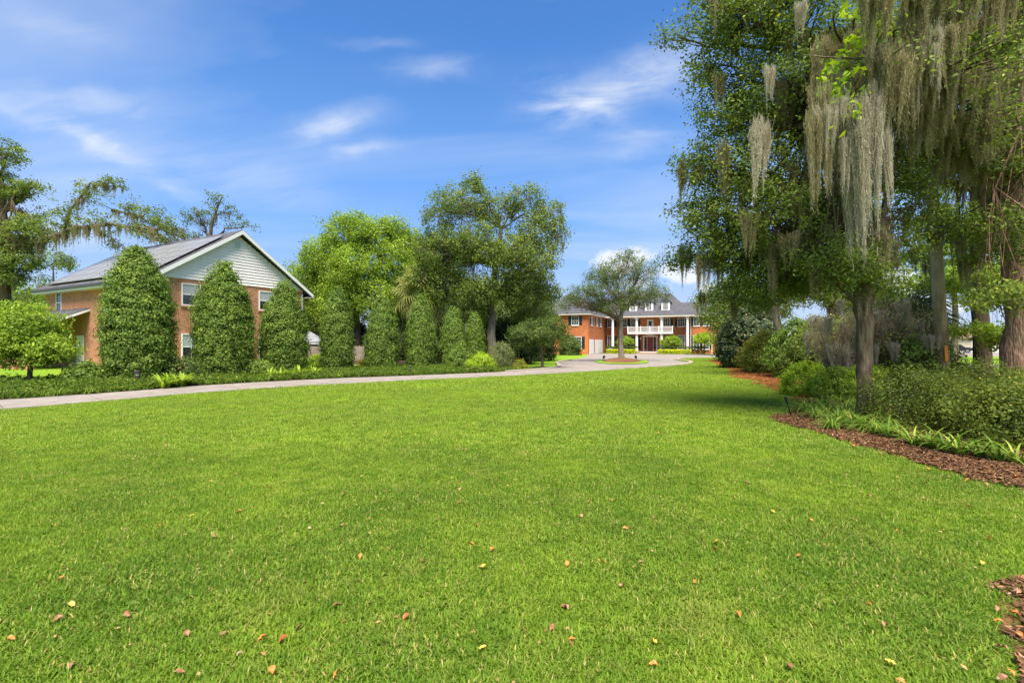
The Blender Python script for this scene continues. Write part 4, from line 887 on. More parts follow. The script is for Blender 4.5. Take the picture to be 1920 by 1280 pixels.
# ------------------------------------------------------------------ right hand side: trees
b = np.array([*G(1620, 787), 0.]); Yb = b[1]
oak_lobes = [lb(1400,60,Yb+.6,1.15,.9,80), lb(1350,120,Yb+.8,.7,.8,40), lb(1345,30,Yb+.6,.7,.8,46), lb(1470,10,Yb,1.2,1.0,80), lb(1480,150,Yb+.3,1.2,1.0,85), lb(1380,215,Yb+.8,.9,.8,62), lb(1560,60,Yb-.3,1.2,1.0,70),
     lb(1340,310,Yb+1,.75,.6,34), lb(1300,300,Yb+1.2,.5,.4,12), lb(1420,310,Yb+.6,.95,.7,58), lb(1300,400,Yb+1.2,.55,.4,16), lb(1370,400,Yb+1,.9,.6,56), lb(1460,400,Yb+.4,1.1,.7,80), lb(1540,390,Yb+.6,1.1,.7,74), lb(1330,460,Yb+1.4,.75,.5,34),
     lb(1410,470,Yb+1,1.0,.55,66), lb(1500,470,Yb+.6,1.05,.55,74), lb(1580,470,Yb+1,.9,.5,54), lb(1440,530,Yb+1.4,.9,.42,50), lb(1520,525,Yb+1.2,.9,.4,46), lb(1270,70,Yb+1,.42,.3,10), lb(1640,180,Yb+.6,1.1,.9,52), lb(1700,400,Yb+1.5,.9,.6,40), lb(1660,470,Yb+1,.7,.5,30), lb(1590,230,Yb+1.2,1.2,.9,56), lb(1380,560,Yb+2.5,.9,.4,36), lb(1650,320,Yb+1.2,1.0,.7,60), lb(1700,230,Yb+1.5,1.0,.8,56), lb(1720,120,Yb+1,1.1,.8,50), lb(1600,400,Yb+1.5,1.0,.6,56), lb(1480,260,Yb+1.2,1.1,.8,70), lb(1430,200,Yb+1,1.0,.7,56), lb(1540,230,Yb+1.5,1.0,.8,50), lb(1290,480,Yb+2,.6,.4,18), lb(1595,515,Yb-.4,.55,.35,26), lb(1655,530,Yb-.3,.5,.35,22), lb(1560,480,Yb-.5,.7,.4,36), lb(1320,360,Yb+1.5,.6,.5,20)]
root, bb, lp, cl = tree('mossy_oak', 'dark trunked oak draped in moss standing in the mulch bed', 'tree', b,
     [(*b,.155),(*P(1621,700,Yb),.145),(*P(1620,620,Yb),.15),(*P(1618,560,Yb),.175),(*P(1605,500,Yb),.13),(*P(1580,400,Yb),.10),(*P(1560,250,Yb),.08),(*P(1540,100,Yb),.05)], oak_lobes,
     'oak_leaf', 'dark_bark', .074, 60, .29, limb_r=.05, moss=(110,.35,1.2,'moss'), twigs=.6, sides=14, zcut=-.85)
g = Geo(); g.tube([P(1619,565,Yb)-bb, P(1632,520,Yb)-bb, P(1645,460,Yb+.2)-bb, P(1660,380,Yb+.4)-bb, P(1690,260,Yb+.5)-bb], [.12,.10,.085,.06,.035], 10); g.tube([P(1612,580,Yb-.1)-bb, P(1590,552,Yb-.2)-bb, P(1565,530,Yb-.3)-bb], [.05,.035,.018], 7); g.build('limb', MT['dark_bark'], root, uv=False, smooth=True)
# pale foreground beards
pm_ = [(1560,190,8.2,1.2),(1600,200,8,1.8),(1625,220,7.8,2.2),(1640,190,7.9,1.5),(1590,260,8,1.0),(1655,250,8,1.4),(1415,235,9.2,1.5),(1430,240,9.2,.9),(1545,260,8.4,.9),(1610,330,8.4,1.6),(1575,120,8.2,.8),(1500,10,8.4,.6),(1660,120,8,1.3),(1440,130,9,.7),(1640,90,8,1.0),(1700,30,8,1.2),(1755,60,8,1.1),(1620,170,8.2,1.4)]
hang_moss(root, bb, [P(x,y,Y) for x,y,Y,l in pm_], [l for *_,l in pm_], 'pale_moss', .72)
for kk in range(64):
    t_ = rng.uniform(); q_ = P(1530+240*t_+rng.normal()*18, 215-170*t_+rng.normal()*32, rng.uniform(7.8,9.2)); hang_moss(root, bb, [q_], [rng.uniform(.4,1.5)*(1.1-.4*t_)], 'pale_moss' if kk % 3 == 0 else 'moss', .75)
dm_ = [(rng.uniform(1450,1680), rng.uniform(420,500), rng.uniform(9.8,11.3)) for _ in range(36)]
hang_moss(root, bb, [P(*q) for q in dm_], rng.uniform(.4,1.1,36), 'moss', 1.4)
# the leaf spray of the magnolia-like branch between the moss
cc = np.array([P(x,y,8.2) for x,y in ((1590,20),(1620,60),(1600,110),(1575,140),(1560,190),(1550,215),(1565,240),(1610,90),(1640,40),(1580,170))]); cc = np.repeat(cc,3,0)+rng.normal(size=(30,3))*.14
v, f, t_ = clusters(cc-bb, unit(rng.normal(size=(30,3))), 14, .16, .13, up=.3); struct(link('leaf_spray', fastmesh('leaf_spray', v, f, MT['lime_leaf'], t_), root), 'stuff')

# big red-barked tree on the right edge
b = np.array([P(1905,643,12.5)[0], 12.5, 0.]); Y2 = 12.5
root, bb, lp, cl = tree('moss_hung_tree', 'thick red barked tree with heavy moss at the edge of the mulch bed', 'tree', b,
     [(*b,.34),(*P(1908,600,Y2),.29),(*P(1905,400,Y2),.27),(*P(1898,200,Y2),.25),(*P(1885,0,Y2),.21),(*P(1875,-100,Y2),.18)],
     [lb(1860,20,Y2-1.5,1.4,.8,40), lb(1780,20,Y2-2,1.4,.8,40), lb(1700,20,Y2-2,1.3,.8,40), lb(1900,250,Y2-.6,.8,.5,36), lb(1890,350,Y2+.5,1.0,.5,30), lb(1760,330,Y2+1,1.3,.5,50), lb(1800,430,Y2+1,1.0,.4,44), lb(1880,470,Y2-.5,.9,.4,40), lb(1740,240,Y2+1.5,1.1,.6,26), lb(1830,150,Y2,1.4,.8,40), lb(1800,260,Y2+1.5,1.3,.7,50), lb(1690,300,Y2+2,1.2,.6,50), lb(1740,140,Y2+1,1.3,.9,50), lb(1900,120,Y2+1,1.0,.9,40), lb(1885,420,Y2-1.2,.8,.35,44), lb(1900,560,Y2-2,.7,.3,36), lb(1895,320,Y2-1,.8,.4,40)],
     'oak_leaf', 'red_bark', .085, 46, .30, limb_r=.05, moss=(60,.4,1.3,'moss'), twigs=.5, sides=16)
lims = [[P(1893,160,Y2),P(1850,140,Y2-2),P(1790,135,Y2-3.5),P(1720,120,Y2-4.2),P(1650,110,Y2-4.6)], [P(1890,90,Y2),P(1840,60,Y2-2),P(1760,40,Y2-3),P(1680,40,Y2-3.6)], [P(1890,260,Y2),P(1830,230,Y2-1.5),P(1760,200,Y2-2.5),P(1690,190,Y2-3)], [P(1920,30,Y2),P(1900,-30,Y2-3),P(1780,-40,Y2-4.5),P(1640,-40,Y2-5)], [P(1893,200,Y2),P(1820,120,Y2-2),P(1720,60,Y2-3),P(1620,60,Y2-3.4),P(1580,80,Y2-3.6)], [P(1895,330,Y2),P(1850,290,Y2-.5),P(1800,270,Y2-1),P(1750,280,Y2-1.2)]]
for q in lims: limb_with_leaves(root, bb, q, .15, .035, 'oak_leaf', .085, 72, .5, 36, (.4,1.25), 'dark_bark', kind='moss', per=30, cr=.3, wide=1.3)

def bare(name, lab, path, bk, lobes, leaf='oak_leaf', size=.1, per=40, cr=.34, moss=None, group=None, **k):
    b0 = np.array(path[0][:3]); b0[2] = 0
    return tree(name, lab, 'tree', tuple(b0), [(b0[0],b0[1],0,path[0][3])]+path[1:], lobes, leaf, bk, size, per, cr, group, moss=moss, **k)
Y3 = 16.5
bare('leaning_tree', 'straight dark trunk tree leaning behind the azalea hedge', [(*P(1850,733,Y3),.27),(*P(1838,600,Y3),.23),(*P(1832,450,Y3),.2),(*P(1828,250,Y3),.16),(*P(1825,50,Y3),.1)], 'dark_bark',
     [lb(1760,420,Y3,1.1,.5,60), lb(1870,430,Y3-1,1.1,.5,60), lb(1720,490,Y3+2,1.2,.5,55), lb(1790,540,Y3+1,1.3,.4,65), lb(1890,560,Y3-2,1.1,.45,64), lb(1830,622,Y3-2.5,.8,.25,30), lb(1880,520,Y3-2,1.0,.35,44), lb(1900,640,Y3-3,.6,.35,34), lb(1820,300,Y3,1.6,.8,50), lb(1730,350,Y3+1,1.4,.7,44), lb(1900,380,Y3-1,1.0,.5,50)], 'bright_leaf', .10, 42, .34, moss=(24,.4,1.3,'moss'), limb_r=.035, zcut=-.5, flat=.4)
Y4 = 23.4
bare('slender_tree', 'slender leaning trunk tree at the pine straw edge', [(*P(1466,708,Y4),.21),(*P(1463,640,Y4),.19),(*P(1452,575,Y4),.17),(*P(1445,500,Y4),.13),(*P(1440,430,Y4),.08)], 'pale_bark',
     [lb(1440,500,Y4,2.0,1.0,70), lb(1490,480,Y4,1.8,1.0,60), lb(1400,540,Y4,1.5,.8,50), lb(1500,545,Y4,1.8,.8,60), lb(1350,560,Y4+6,1.5,.7,40)], 'oak_leaf', .13, 40, .45, moss=(24,.4,1.3,'far_moss'))
for (px, Y, top, w, lf, lab) in ((1560,30,470,3.0,'oak_leaf','green tree behind the slender leaning trunk'), (1640,34,520,3.0,'oak_dark','dark green tree behind the moss draped oak trunk'), (1790,40,430,3.4,'bright_leaf','yellow green mossy tree behind the utility pole'), (1420,40,520,3.0,'oak_dark','dark tree above the big magnolia bush'), (1890,44,400,4.0,'bright_leaf','tall yellow green tree behind the leaning trunk'), (1735,50,590,2.5,'oak_dark','low dark tree beyond the fan palm')):
    x = P(px,643,Y)[0]; h = CH+(HY-top)/F*Y; low = .3 if px < 1700 else .62
    tree('wood_tree', lab, 'tree', (x,Y,0), [(x,Y,0,.25),(x,Y,h*.5,.18),(x,Y,h*.8,.08)], [((x,Y,h-1.3),(w*.7,w*.7,1.3),60), ((x-w*.4,Y,h*.66),(w*.6,w*.6,h*.17),60), ((x+w*.4,Y,h*.64),(w*.6,w*.6,h*.17),60), ((x,Y,h*low),(w*.8,w*.8,h*.16),60)], lf, 'oak_bark', .18, 42, .55, moss=(14,.6,1.8,'far_moss'), twigs=.3, group='trees of the wood on the right')
# utility pole
Yp = 14.0; pb = P(1772,643,Yp); pole = thing('utility_pole', 'weathered leaning wooden utility pole with orange marker tag', 'pole', (pb[0],Yp,0))
top = P(1728,60,Yp); bp = np.array([pb[0],Yp,0.])
Geo().tube([(0,0,-.2), (P(1757,500,Yp)-bp), top-bp], [.165,.15,.12], 14).build('shaft', MT['pole_wood'], pole, uv=False, smooth=True)
q = P(1765,662,Yp)-bp; o = Geo().box(-.05,.05,-.012,.012,-.22,.22).build('marker_tag', MT['tag_orange'], pole, bevel=.004); o.location = (q[0]-.02, -.178, q[2]); o.rotation_euler = (0,R(-4),0)
g = Geo(); g.tube([(-.13,-.10,.1),(-.22,-.10,2.6)], [.02,.02], 6); g.build('conduit', MT['vent_paint'], pole)
wa = P(1752,420,Yp); wb = P(2050,180,9.0); pts = [wa*(1-t)+wb*t-np.array([0,0,.5*math.sin(math.pi*t)]) for t in np.linspace(0,1,14)]
cb = Geo().tube([p-np.array(wa) for p in pts], [.013]*14, 6).build('overhead_cable', MT['cable_black'], None, uv=False); cb.location = tuple(wa); tag(cb, 'black overhead cable slung from the wooden utility pole', 'cable')

# ------------------------------------------------------------------ right hand bushes
shell_bush('magnolia_bush', 'large dark glossy magnolia bush at the far end of the lawn', 'bush', (15.25, 30.8), [(0,1.5),(.6,1.95),(1.8,1.95),(2.8,1.5),(3.5,.8),(3.9,.05)], 1100, 'magnolia_leaf', .17, 20, .22, lump=.12)
for (px, Y, w, h, lf, lab) in ((1437,25.5,1.15,2.2,'olive_bush_leaf','yellow olive bush beside the magnolia bush'), (1418,27,.9,1.9,'olive_bush_leaf','olive bush wedged against the magnolia bush'), (1495,22,1.3,2.6,'holly_leaf','green bush just behind the slender leaning trunk'), (1540,20.5,1.4,2.6,'oak_leaf','tall green bush behind the lime azaleas'), (1685,15,1.3,2.1,'holly_leaf','dark green bush between the oak and the utility pole'), (1730,17,1.1,1.9,'oak_dark','dark bush at the foot of the utility pole'), (1380,42,1.7,3.4,'oak_dark','dark bush behind the magnolia bush'), (1640,22,1.9,3.2,'holly_leaf','tall green bush behind the dry brush')):
    shell_bush('round_bush', lab, 'bush', (P(px,643,Y)[0], Y), [(0,w*.7),(h*.3,w),(h*.65,w*.85),(h*.9,w*.4),(h,.05)], int(180*w*h), lf, .11, 20, .2, lump=.22)
for (px, py, w, h, lf, lab) in ((1510,742,.72,.98,'lime_leaf','bright lime azalea bush at the bend of the mulch edge'), (1570,750,.75,.88,'bright_leaf','green azalea bush beside the bright lime one'), (1622,752,.7,.95,'lime_leaf','lime azalea bush just behind the oak trunk'), (1545,728,.7,.8,'bright_leaf','small green azalea bush behind the lime ones')):
    p = G(px, py); shell_bush('azalea_bush', lab, 'bush', p, [(0,w*.7),(h*.25,w),(h*.6,w*.9),(h*.9,w*.45),(h,.05)], 330, lf, .065, 22, .11, lump=.2, group='lime azaleas at the mulch edge')
# dark azalea hedge on the right, one mounded bush after another
az = [(8.05,9.6,.8,1.2),(8.35,8.55,.85,1.22),(8.1,7.6,.72,1.12),(9.3,9.3,.95,1.25),(9.2,8.0,.95,1.22),(10.3,8.9,1.0,1.25),(10.1,7.7,1.0,1.2),(8.75,6.9,.85,1.18),(9.9,6.7,.9,1.15),(9.6,10.4,.9,1.1),(11.2,9.9,1.0,1.2),(12.2,10.9,1.0,1.15)]
wh = ['touching the oak trunk', 'second along from the oak trunk', 'overhanging the strap leaved clumps', 'behind the one touching the oak', 'in the middle of the mass', 'under the leaning trunk', 'towards the picture edge, half hidden', 'nearest the leaf littered mulch', 'at the outer end of the mass', 'below the utility pole', 'below the leaning trunk', 'below the thick red barked trunk']
for i, (x, y, w, h) in enumerate(az):
    hv = (1.0,.82,.95,1.08,.88,1.02,.92,.78,1.0,.9,1.0,.95)[i]
    shell_bush('azalea_bush', 'dark green mounded azalea '+wh[i], 'bush', (x-.45,y-.15), [(0,w*.45),(h*hv*.22,w*.8),(h*hv*.52,w*.95),(h*hv*.76,w*.6),(h*hv*.9,.08)], 430, ('azalea_leaf','azalea_leaf','azalea_light')[i%3], .046, 22, .17, lump=.55, group='dark azaleas in the mulch bed', rz=rng.uniform(0,6))
# dry moss hung brush
for i, (px, Y, n, w, h, lab) in enumerate(((1575,15,260,1.1,2.5,'dry grey brush hung with moss behind the lime azaleas'), (1645,15,330,1.2,3.0,'tall dry tan brush behind the oak trunk'), (1700,14.6,280,1.0,2.7,'dry tan brush between the oak and the utility pole'))):
    base = np.array([P(px,643,Y)[0], Y, 0]); rt = thing('dry_brush', lab, 'bush', tuple(base)); g = Geo(); tips = []
    for k_ in range(n):
        a = rng.uniform(0,6.28); s = rng.uniform(.2,1); e = np.array([w*s*math.cos(a), w*s*math.sin(a), h*rng.uniform(.5,1)]); m = e*np.array([.35,.35,.6])+rng.normal(size=3)*.08
        g.tube(bez((rng.normal()*.12,rng.normal()*.12,0), m, e, 5), [.010,.008,.006,.004,.002], 3); tips += [e, m, (e+m)/2]
    g.build('twigs', MT['twig_bark'], rt, uv=False)
    tips = np.array(tips); v, f, t_ = clusters(tips, unit(rng.normal(size=tips.shape)), 9, .2, .06, up=.2, aspect=.22); link('foliage', fastmesh('foliage', v, f, MT['brown_twig_leaf'], t_), rt)
    hang_moss(rt, np.zeros(3), tips[rng.integers(0,len(tips),30)], rng.uniform(.4,1.1,30), 'pale_moss', 1.2)
palm('fan_palm', 'dark drooping fan palm behind the dry brush', (P(1690,643,18)[0],18,0), 2.1, 1.15, 30, 'palmetto_leaf', .16, (-50,75), .7)

# ------------------------------------------------------------------ strap leaved clumps
def strap_mesh(n, L, w, mat, droop=1.0):
    V, Fc, T = [], [], []
    for i in range(n):
        a = rng.uniform(0,6.283); l = L*rng.uniform(.6,1.1); el = rng.uniform(.75,1.45); m = 6; r0 = rng.uniform(0,.06)
        d = np.array([math.cos(a), math.sin(a)]); s = np.array([-d[1], d[0]]); p = np.array([r0*d[0], r0*d[1], 0.]); ang_ = el; t = np.clip(rng.normal(.5,.2),0,1); b0 = len(V)
        for j in range(m+1):
            ww = w*(1-(j/m)**2.2)*.5*(.6+.4*min(1,j))+.0008
            V += [(p[0]-s[0]*ww,p[1]-s[1]*ww,p[2]),(p[0]+s[0]*ww,p[1]+s[1]*ww,p[2])]
            p = p+np.array([d[0]*math.cos(ang_), d[1]*math.cos(ang_), math.sin(ang_)])*l/m; ang_ -= droop*rng.uniform(.25,.48); p[2] = max(p[2], .015)
        for j in range(m): Fc.append((b0+2*j,b0+2*j+1,b0+2*j+3,b0+2*j+2)); T.append(t)
    return fastmesh('leaves', np.array(V), np.array(Fc), MT[mat], T)
lir = [strap_mesh(90,.42,.011,'strap_leaf') for _ in range(3)]; aga = [strap_mesh(26,.62,.034,'strap_leaf',.75) for _ in range(3)]; asp = [strap_mesh(30,.75,.085,'bright_leaf',.6) for _ in range(2)]
def clump(name, lab, p, me, s, group):
    t = thing(name, lab, 'plant', (*p, .01), rng.uniform(0,6.28), group); link('leaves', me, t, scale=s)
for i, (px, py) in enumerate([(1510,775),(1530,786),(1552,780),(1572,795),(1545,765),(1585,772),(1600,800),(1625,806),(1575,758),(1605,765),(1650,800),(1560,806),(1520,762),(1640,815),(1588,788),(1610,785)]):
    clump('liriope_clump', 'fine leaved dark green liriope clump before the oak trunk', G(px,py), lir[i%3], rng.uniform(1.15,1.6), 'liriope clumps before the oak trunk')
for i, (px, py) in enumerate([(1665,822),(1690,826),(1712,838),(1742,842),(1775,850),(1800,856),(1838,860),(1875,868),(1905,872)]):
    clump('agapanthus_clump', 'broad strap leaved agapanthus clump along the azaleas', G(px,py), aga[i%3], rng.uniform(.75,1.05), 'agapanthus clumps along the azaleas')
for i, (px, py) in enumerate([(318,722),(340,720),(505,708),(525,707),(560,704),(588,703),(305,725),(545,706)]):
    clump('cast_iron_plant', 'broad leaved yellow green clump at the foot of the evergreens', G(px,py+4), asp[i%2], rng.uniform(1.0,1.3), 'broad leaved clumps at the foot of the evergreens')
for i in range(70):
    t = i/69; p = at_frac(ff, .04+.86*t); q = np.array(p)+np.array([-.6,.75])*rng.uniform(.15,1.2)
    clump('liriope_clump', 'grassy clump edging the concrete drive', q, lir[i%3], rng.uniform(.8,1.5), 'grassy clumps edging the drive')
shell_bush('round_bush', 'low dark green bush between the round tree and the widest evergreen', 'bush', (P(160,643,18.6)[0],18.6), [(0,.6),(.3,.7),(.6,.5),(.8,.1)], 200, 'holly_leaf', .1, 20, .18, lump=.25)
shell_bush('round_bush', 'low bush under the lower gable window', 'bush', (P(345,643,20.5)[0],20.5), [(0,.7),(.4,.85),(.75,.6),(.95,.1)], 220, 'oak_dark', .09, 20, .16, lump=.2)
shell_bush('round_bush', 'low bush between the two evergreens at the gable', 'bush', (P(486,643,22.5)[0],22.5), [(0,.6),(.3,.75),(.6,.5),(.8,.1)], 180, 'holly_leaf', .09, 20, .16, lump=.2)
shell_bush('round_bush', 'low yellow green bush in front of the garden shed', 'bush', (P(597,643,27)[0],27), [(0,.6),(.4,.7),(.75,.5),(.9,.1)], 180, 'lime_leaf', .09, 20, .16, lump=.2)

# ------------------------------------------------------------------ things beyond the right hand wood
nhs = thing('far_house', 'low tan house with brown roof far behind the trees', 'house', (92, 96, 0), R(-40))
Geo().box(-6,6,-4,4,0,2.6).build('wall', MT['tan_wall'], nhs); hip(-6.6,6.6,-4.6,4.6,2.601,4.4,-2.5,2.5,'x','roof','tan_roof',nhs)
for x in (-3.5,0,3.5):
    window(nhs, (x,-4.001,.9), 0, 1.2, 1.2, 2, 2, None, True)
vf = thing('vinyl_fence', 'white vinyl panel fence beyond the neighbour lawn', 'fence', (78, 82, 0), R(-45))
vb = Geo().box(0,.29,0,.04,.05,1.9).mesh('board', MT['white_vinyl'])
for i in range(34): link('board', vb, vf, (i*.3,0,0))
for i in range(5): Geo().box(i*2.5-.06,i*2.5+.06,-.03,.1,0,2.0).build('post', MT['white_vinyl'], vf)
car = thing('parked_car', 'black parked car on the neighbour driveway', 'car', (72.5, 79, 0), R(-42))
g = Geo(); prof = [(-2.2,.35),(2.2,.35),(2.25,.7),(2.1,.85),(1.1,.95),(.5,1.42),(-1.2,1.45),(-1.9,1.0),(-2.2,.9)]
g.prism([(x,-.85,z) for x,z in prof], (0,1.7,0)); g.build('body', MT['car_paint'], car, bevel=.05)
Geo().prism([(.98,-.862,1.0),(.45,-.862,1.37),(-1.15,-.862,1.38),(-1.65,-.862,1.03)], (0,.01,0)).build('side_window', MT['window_glass'], car)
for x in (-1.35,1.35):
    for y in (-.87,.87):
        w = Geo().lathe([(.33,-.1),(.34,0),(.33,.1)],16).build('wheel', MT['tyre'], car); w.location = (x,y,.34); w.rotation_euler = (R(90),0,0); Geo().lathe([(.2,-.112),(.2,.112)],12).build('rim', MT['rim'], w)

# ------------------------------------------------------------------ scattered ground stuff (geometry nodes)
def hidden_collection(name, meshes):
    c = bpy.data.collections.new(name)
    for i, me in enumerate(meshes):
        o = bpy.data.objects.new(name+'_patch', me); c.objects.link(o)
    return c
def scatter(name, pts, coll, nvar, smin, smax, mat, label=None, zscale=None):
    n = len(pts); me = bpy.data.meshes.new(name); me.vertices.add(n); me.vertices.foreach_set('co', np.asarray(pts, np.float32).ravel())
    for nm, ty, val_ in (('rot','FLOAT',rng.uniform(0,6.283,n)), ('scl','FLOAT',rng.uniform(smin,smax,n)), ('idx','INT',rng.integers(0,nvar,n))):
        at = me.attributes.new(nm, ty, 'POINT'); at.data.foreach_set('value', np.asarray(val_, np.int32 if ty == 'INT' else np.float32))
    o = link(name, me); struct(o, 'stuff'); me.materials.append(mat)
    if label: o['label'] = label; o['category'] = label.split()[-1]
    ng = bpy.data.node_groups.new(name, 'GeometryNodeTree'); ng.interface.new_socket('Geometry', in_out='INPUT', socket_type='NodeSocketGeometry'); ng.interface.new_socket('Geometry', in_out='OUTPUT', socket_type='NodeSocketGeometry')
    N = ng.nodes.new; L = ng.links.new; gi = N('NodeGroupInput'); go = N('NodeGroupOutput'); ip = N('GeometryNodeInstanceOnPoints'); ci = N('GeometryNodeCollectionInfo')
    ci.inputs['Collection'].default_value = coll; ci.inputs['Separate Children'].default_value = True; ci.inputs['Reset Children'].default_value = True
    def attr(nm, ty): a = N('GeometryNodeInputNamedAttribute'); a.data_type = ty; a.inputs['Name'].default_value = nm; return a.outputs['Attribute']
    cx = N('ShaderNodeCombineXYZ'); L(attr('rot','FLOAT'), cx.inputs[2]); L(gi.outputs[0], ip.inputs['Points']); L(ci.outputs[0], ip.inputs['Instance'])
    ip.inputs['Pick Instance'].default_value = True; L(attr('idx','INT'), ip.inputs['Instance Index']); L(cx.outputs[0], ip.inputs['Rotation']); L(attr('scl','FLOAT'), ip.inputs['Scale']); L(ip.outputs[0], go.inputs[0])
    md = o.modifiers.new('scatter', 'NODES'); md.node_group = ng
    return o
def inside(pts, poly):
    x, y = pts[:,0], pts[:,1]; r = np.zeros(len(pts), bool); p = np.array(poly); j = len(p)-1
    for i in range(len(p)):
        c = ((p[i,1] > y) != (p[j,1] > y)) & (x < (p[j,0]-p[i,0])*(y-p[i,1])/(p[j,1]-p[i,1]+1e-12)+p[i,0]); r ^= c; j = i
    return r
def grid(x0, x1, y0, y1, s):
    X, Y = np.meshgrid(np.arange(x0,x1,s), np.arange(y0,y1,s)); p = np.c_[X.ravel(), Y.ravel()]; return p+rng.uniform(-.25,.25,p.shape)*s
def in_view(p, m=1.0): return np.abs(p[:,0]) < p[:,1]*1.10+m
def blades(n, size, L, w, mat='grass_blade', el=(.4,1.4), dt=0):
    a = rng.uniform(0,6.283,n); l = L*rng.uniform(.55,1.2,n); x = rng.uniform(-size/2,size/2,(n,2)); e = rng.uniform(el[0],el[1],n); dz = rng.uniform(.3,1.0,n)
    d = np.c_[np.cos(a),np.sin(a)]; s = np.c_[-d[:,1],d[:,0]]; V = np.zeros((n,7,3)); p = np.c_[x, np.zeros(n)]; ang_ = e.copy()
    for j in range(4):
        ww = (w*np.array([.9,1,.75,0])[j]/2)*rng.uniform(.8,1.2,n)
        if j < 3: V[:,2*j,:2] = p[:,:2]-s*ww[:,None]; V[:,2*j+1,:2] = p[:,:2]+s*ww[:,None]; V[:,2*j,2] = V[:,2*j+1,2] = p[:,2]
        else: V[:,6] = p
        p = p+np.c_[d*np.cos(ang_)[:,None], np.sin(ang_)]*(l/3)[:,None]; ang_ = ang_-dz*.55
    V[:,:,2] = np.maximum(V[:,:,2], .0)
    b0 = np.arange(n)*7; q = np.concatenate([np.c_[b0,b0+1,b0+3,b0+2], np.c_[b0+2,b0+3,b0+5,b0+4]]); t = np.c_[b0+4,b0+5,b0+6]
    tn = np.clip(rng.beta(2.0,2.0,n)*.92+dt, 0, .935); tn = np.where(rng.uniform(size=n) < .06, rng.uniform(.95,1,n), tn)
    return fastmesh('blades', V.reshape(-1,3), [q, t], MT[mat], np.r_[tn,tn,tn])
near_c = hidden_collection('turf_near', [blades(1500,.5,.048,.0064,dt=-.13) for _ in range(6)])  # tint darker near, lighter far: lit blade tops at grazing view painted in
mid_c = hidden_collection('turf_mid', [blades(1300,.8,.055,.011,dt=.06) for _ in range(5)])
far_c = hidden_collection('turf_far', [blades(900,1.3,.06,.024,dt=.12) for _ in range(4)])
lawn_poly = [tuple(p-np.array([.02,-.03])) for p in nn] + [(9.5,31.8),(12.3,34.9),(14.1,38.1),(15.0,40.6),(15.7,46),(16.6,48),(18.7,51),(22,53.8),(20,47.3),(16.3,38.8),(13.7,30.7),(11.8,25.6),(10.3,22.5),(10.4,20.3),(9.0,17.0),(8.75,15.8),(8.6,14.5),(7.3,12.3),(6.5,11.3),(5.42,10.36),(5.5,9.5),(5.5,8.2),(5.4,7.0),(5.46,6.1),(5.54,5.5),(5.62,5.1),(6.0,4.4),(6.6,3.7),(6.2,2.9),(4.3,3.42),(3.45,3.34),(3.07,3.06),(2.80,2.74),(2.48,2.27),(2.37,1.4),(2.32,.6),(-20,.6)]
p = grid(-11,9,.9,7.5,.265); p = p[inside(p,lawn_poly) & in_view(p,2.5)]; scatter('lawn_grass', np.c_[p,np.zeros(len(p))], near_c, 6, .8,1.15, MT['grass_blade'], 'short bright green lawn grass')
p = grid(-16,10,7.1,17,.46); p = p[inside(p,lawn_poly) & in_view(p,2.5)]; scatter('lawn_grass', np.c_[p,np.zeros(len(p))], mid_c, 5, .8,1.1, MT['grass_blade'], 'short bright green lawn grass')
p = grid(-10,22,16.5,53,.85); p = p[inside(p,lawn_poly) & in_view(p,2.5)]; scatter('lawn_grass', np.c_[p,np.zeros(len(p))], far_c, 4, .8,1.1, MT['grass_blade'], 'short bright green lawn grass')
def chips(n, size, L, w, mat, hmax=.03):
    c = np.c_[rng.uniform(-size/2,size/2,(n,2)), rng.uniform(.002,hmax,n)]; nr = unit(np.c_[rng.normal(size=(n,2))*.35, np.ones(n)])
    v, f = leaf_quads(c, nr, L*rng.uniform(.4,1.4,n), w, .05); v[:,2] = np.maximum(v[:,2],.0); return fastmesh('chips', v, f, MT[mat], rng.beta(1.6,1.8,n))
mul_c = hidden_collection('mulch_patch', [chips(800,.48,.055,.38,'mulch_chip') for _ in range(5)])
str_c = hidden_collection('straw_patch', [chips(900,.9,.16,.05,'straw_needle',.04) for _ in range(4)])
p = grid(2,14,.2,13,.28); k1 = np.logical_or(*[np.logical_and.reduce([inside(p+np.array(o_), B_) for o_ in ((-.12,0),(.12,0),(0,-.12),(0,.12))]) for B_ in (bed_r, bed_n)]) & in_view(p,4.5); p = p[k1]; scatter('mulch_chips', np.c_[p,np.full(len(p),.013)], mul_c, 5, .8,1.1, MT['mulch_chip'], 'red brown bark mulch chips')
p = grid(7,24,13,46,.6); p = p[inside(p,bed_r) & in_view(p,.6)]; scatter('pine_straw', np.c_[p,np.full(len(p),.013)], str_c, 4, .8,1.1, MT['straw_needle'], 'rusty pine straw litter')
gc = []
for i in range(4):
    n = 260; c = np.c_[rng.uniform(-.45,.45,(n,2)), np.abs(rng.normal(size=n))*.13+.03]; v, f, t_ = clusters(c, np.tile([0,0,1.],(n,1)), 4, .05, .085, up=.5, jit=.9); v[:,2] = np.maximum(v[:,2],.003); gc.append(fastmesh('cover', v, f, MT['ground_cover_leaf'], t_))
gcc = hidden_collection('cover_patch', gc)
cov = [(-20,9.9),(-17.6,11.3)]+[(x-.25,y+.3) for x,y in far_[1:-1]]+[(-1.2,28.6),(-6.4,30.5),(-11.8,26.5),(-15.5,21.5),(-20,19),(-27,16)]
p = grid(-28,0,9,31,.55); p = p[inside(p,cov) & in_view(p,1.5)]; scatter('ground_cover', np.c_[p,np.full(len(p),.01)], gcc, 4, .55,1.05, MT['ground_cover_leaf'], 'low leafy ground cover')

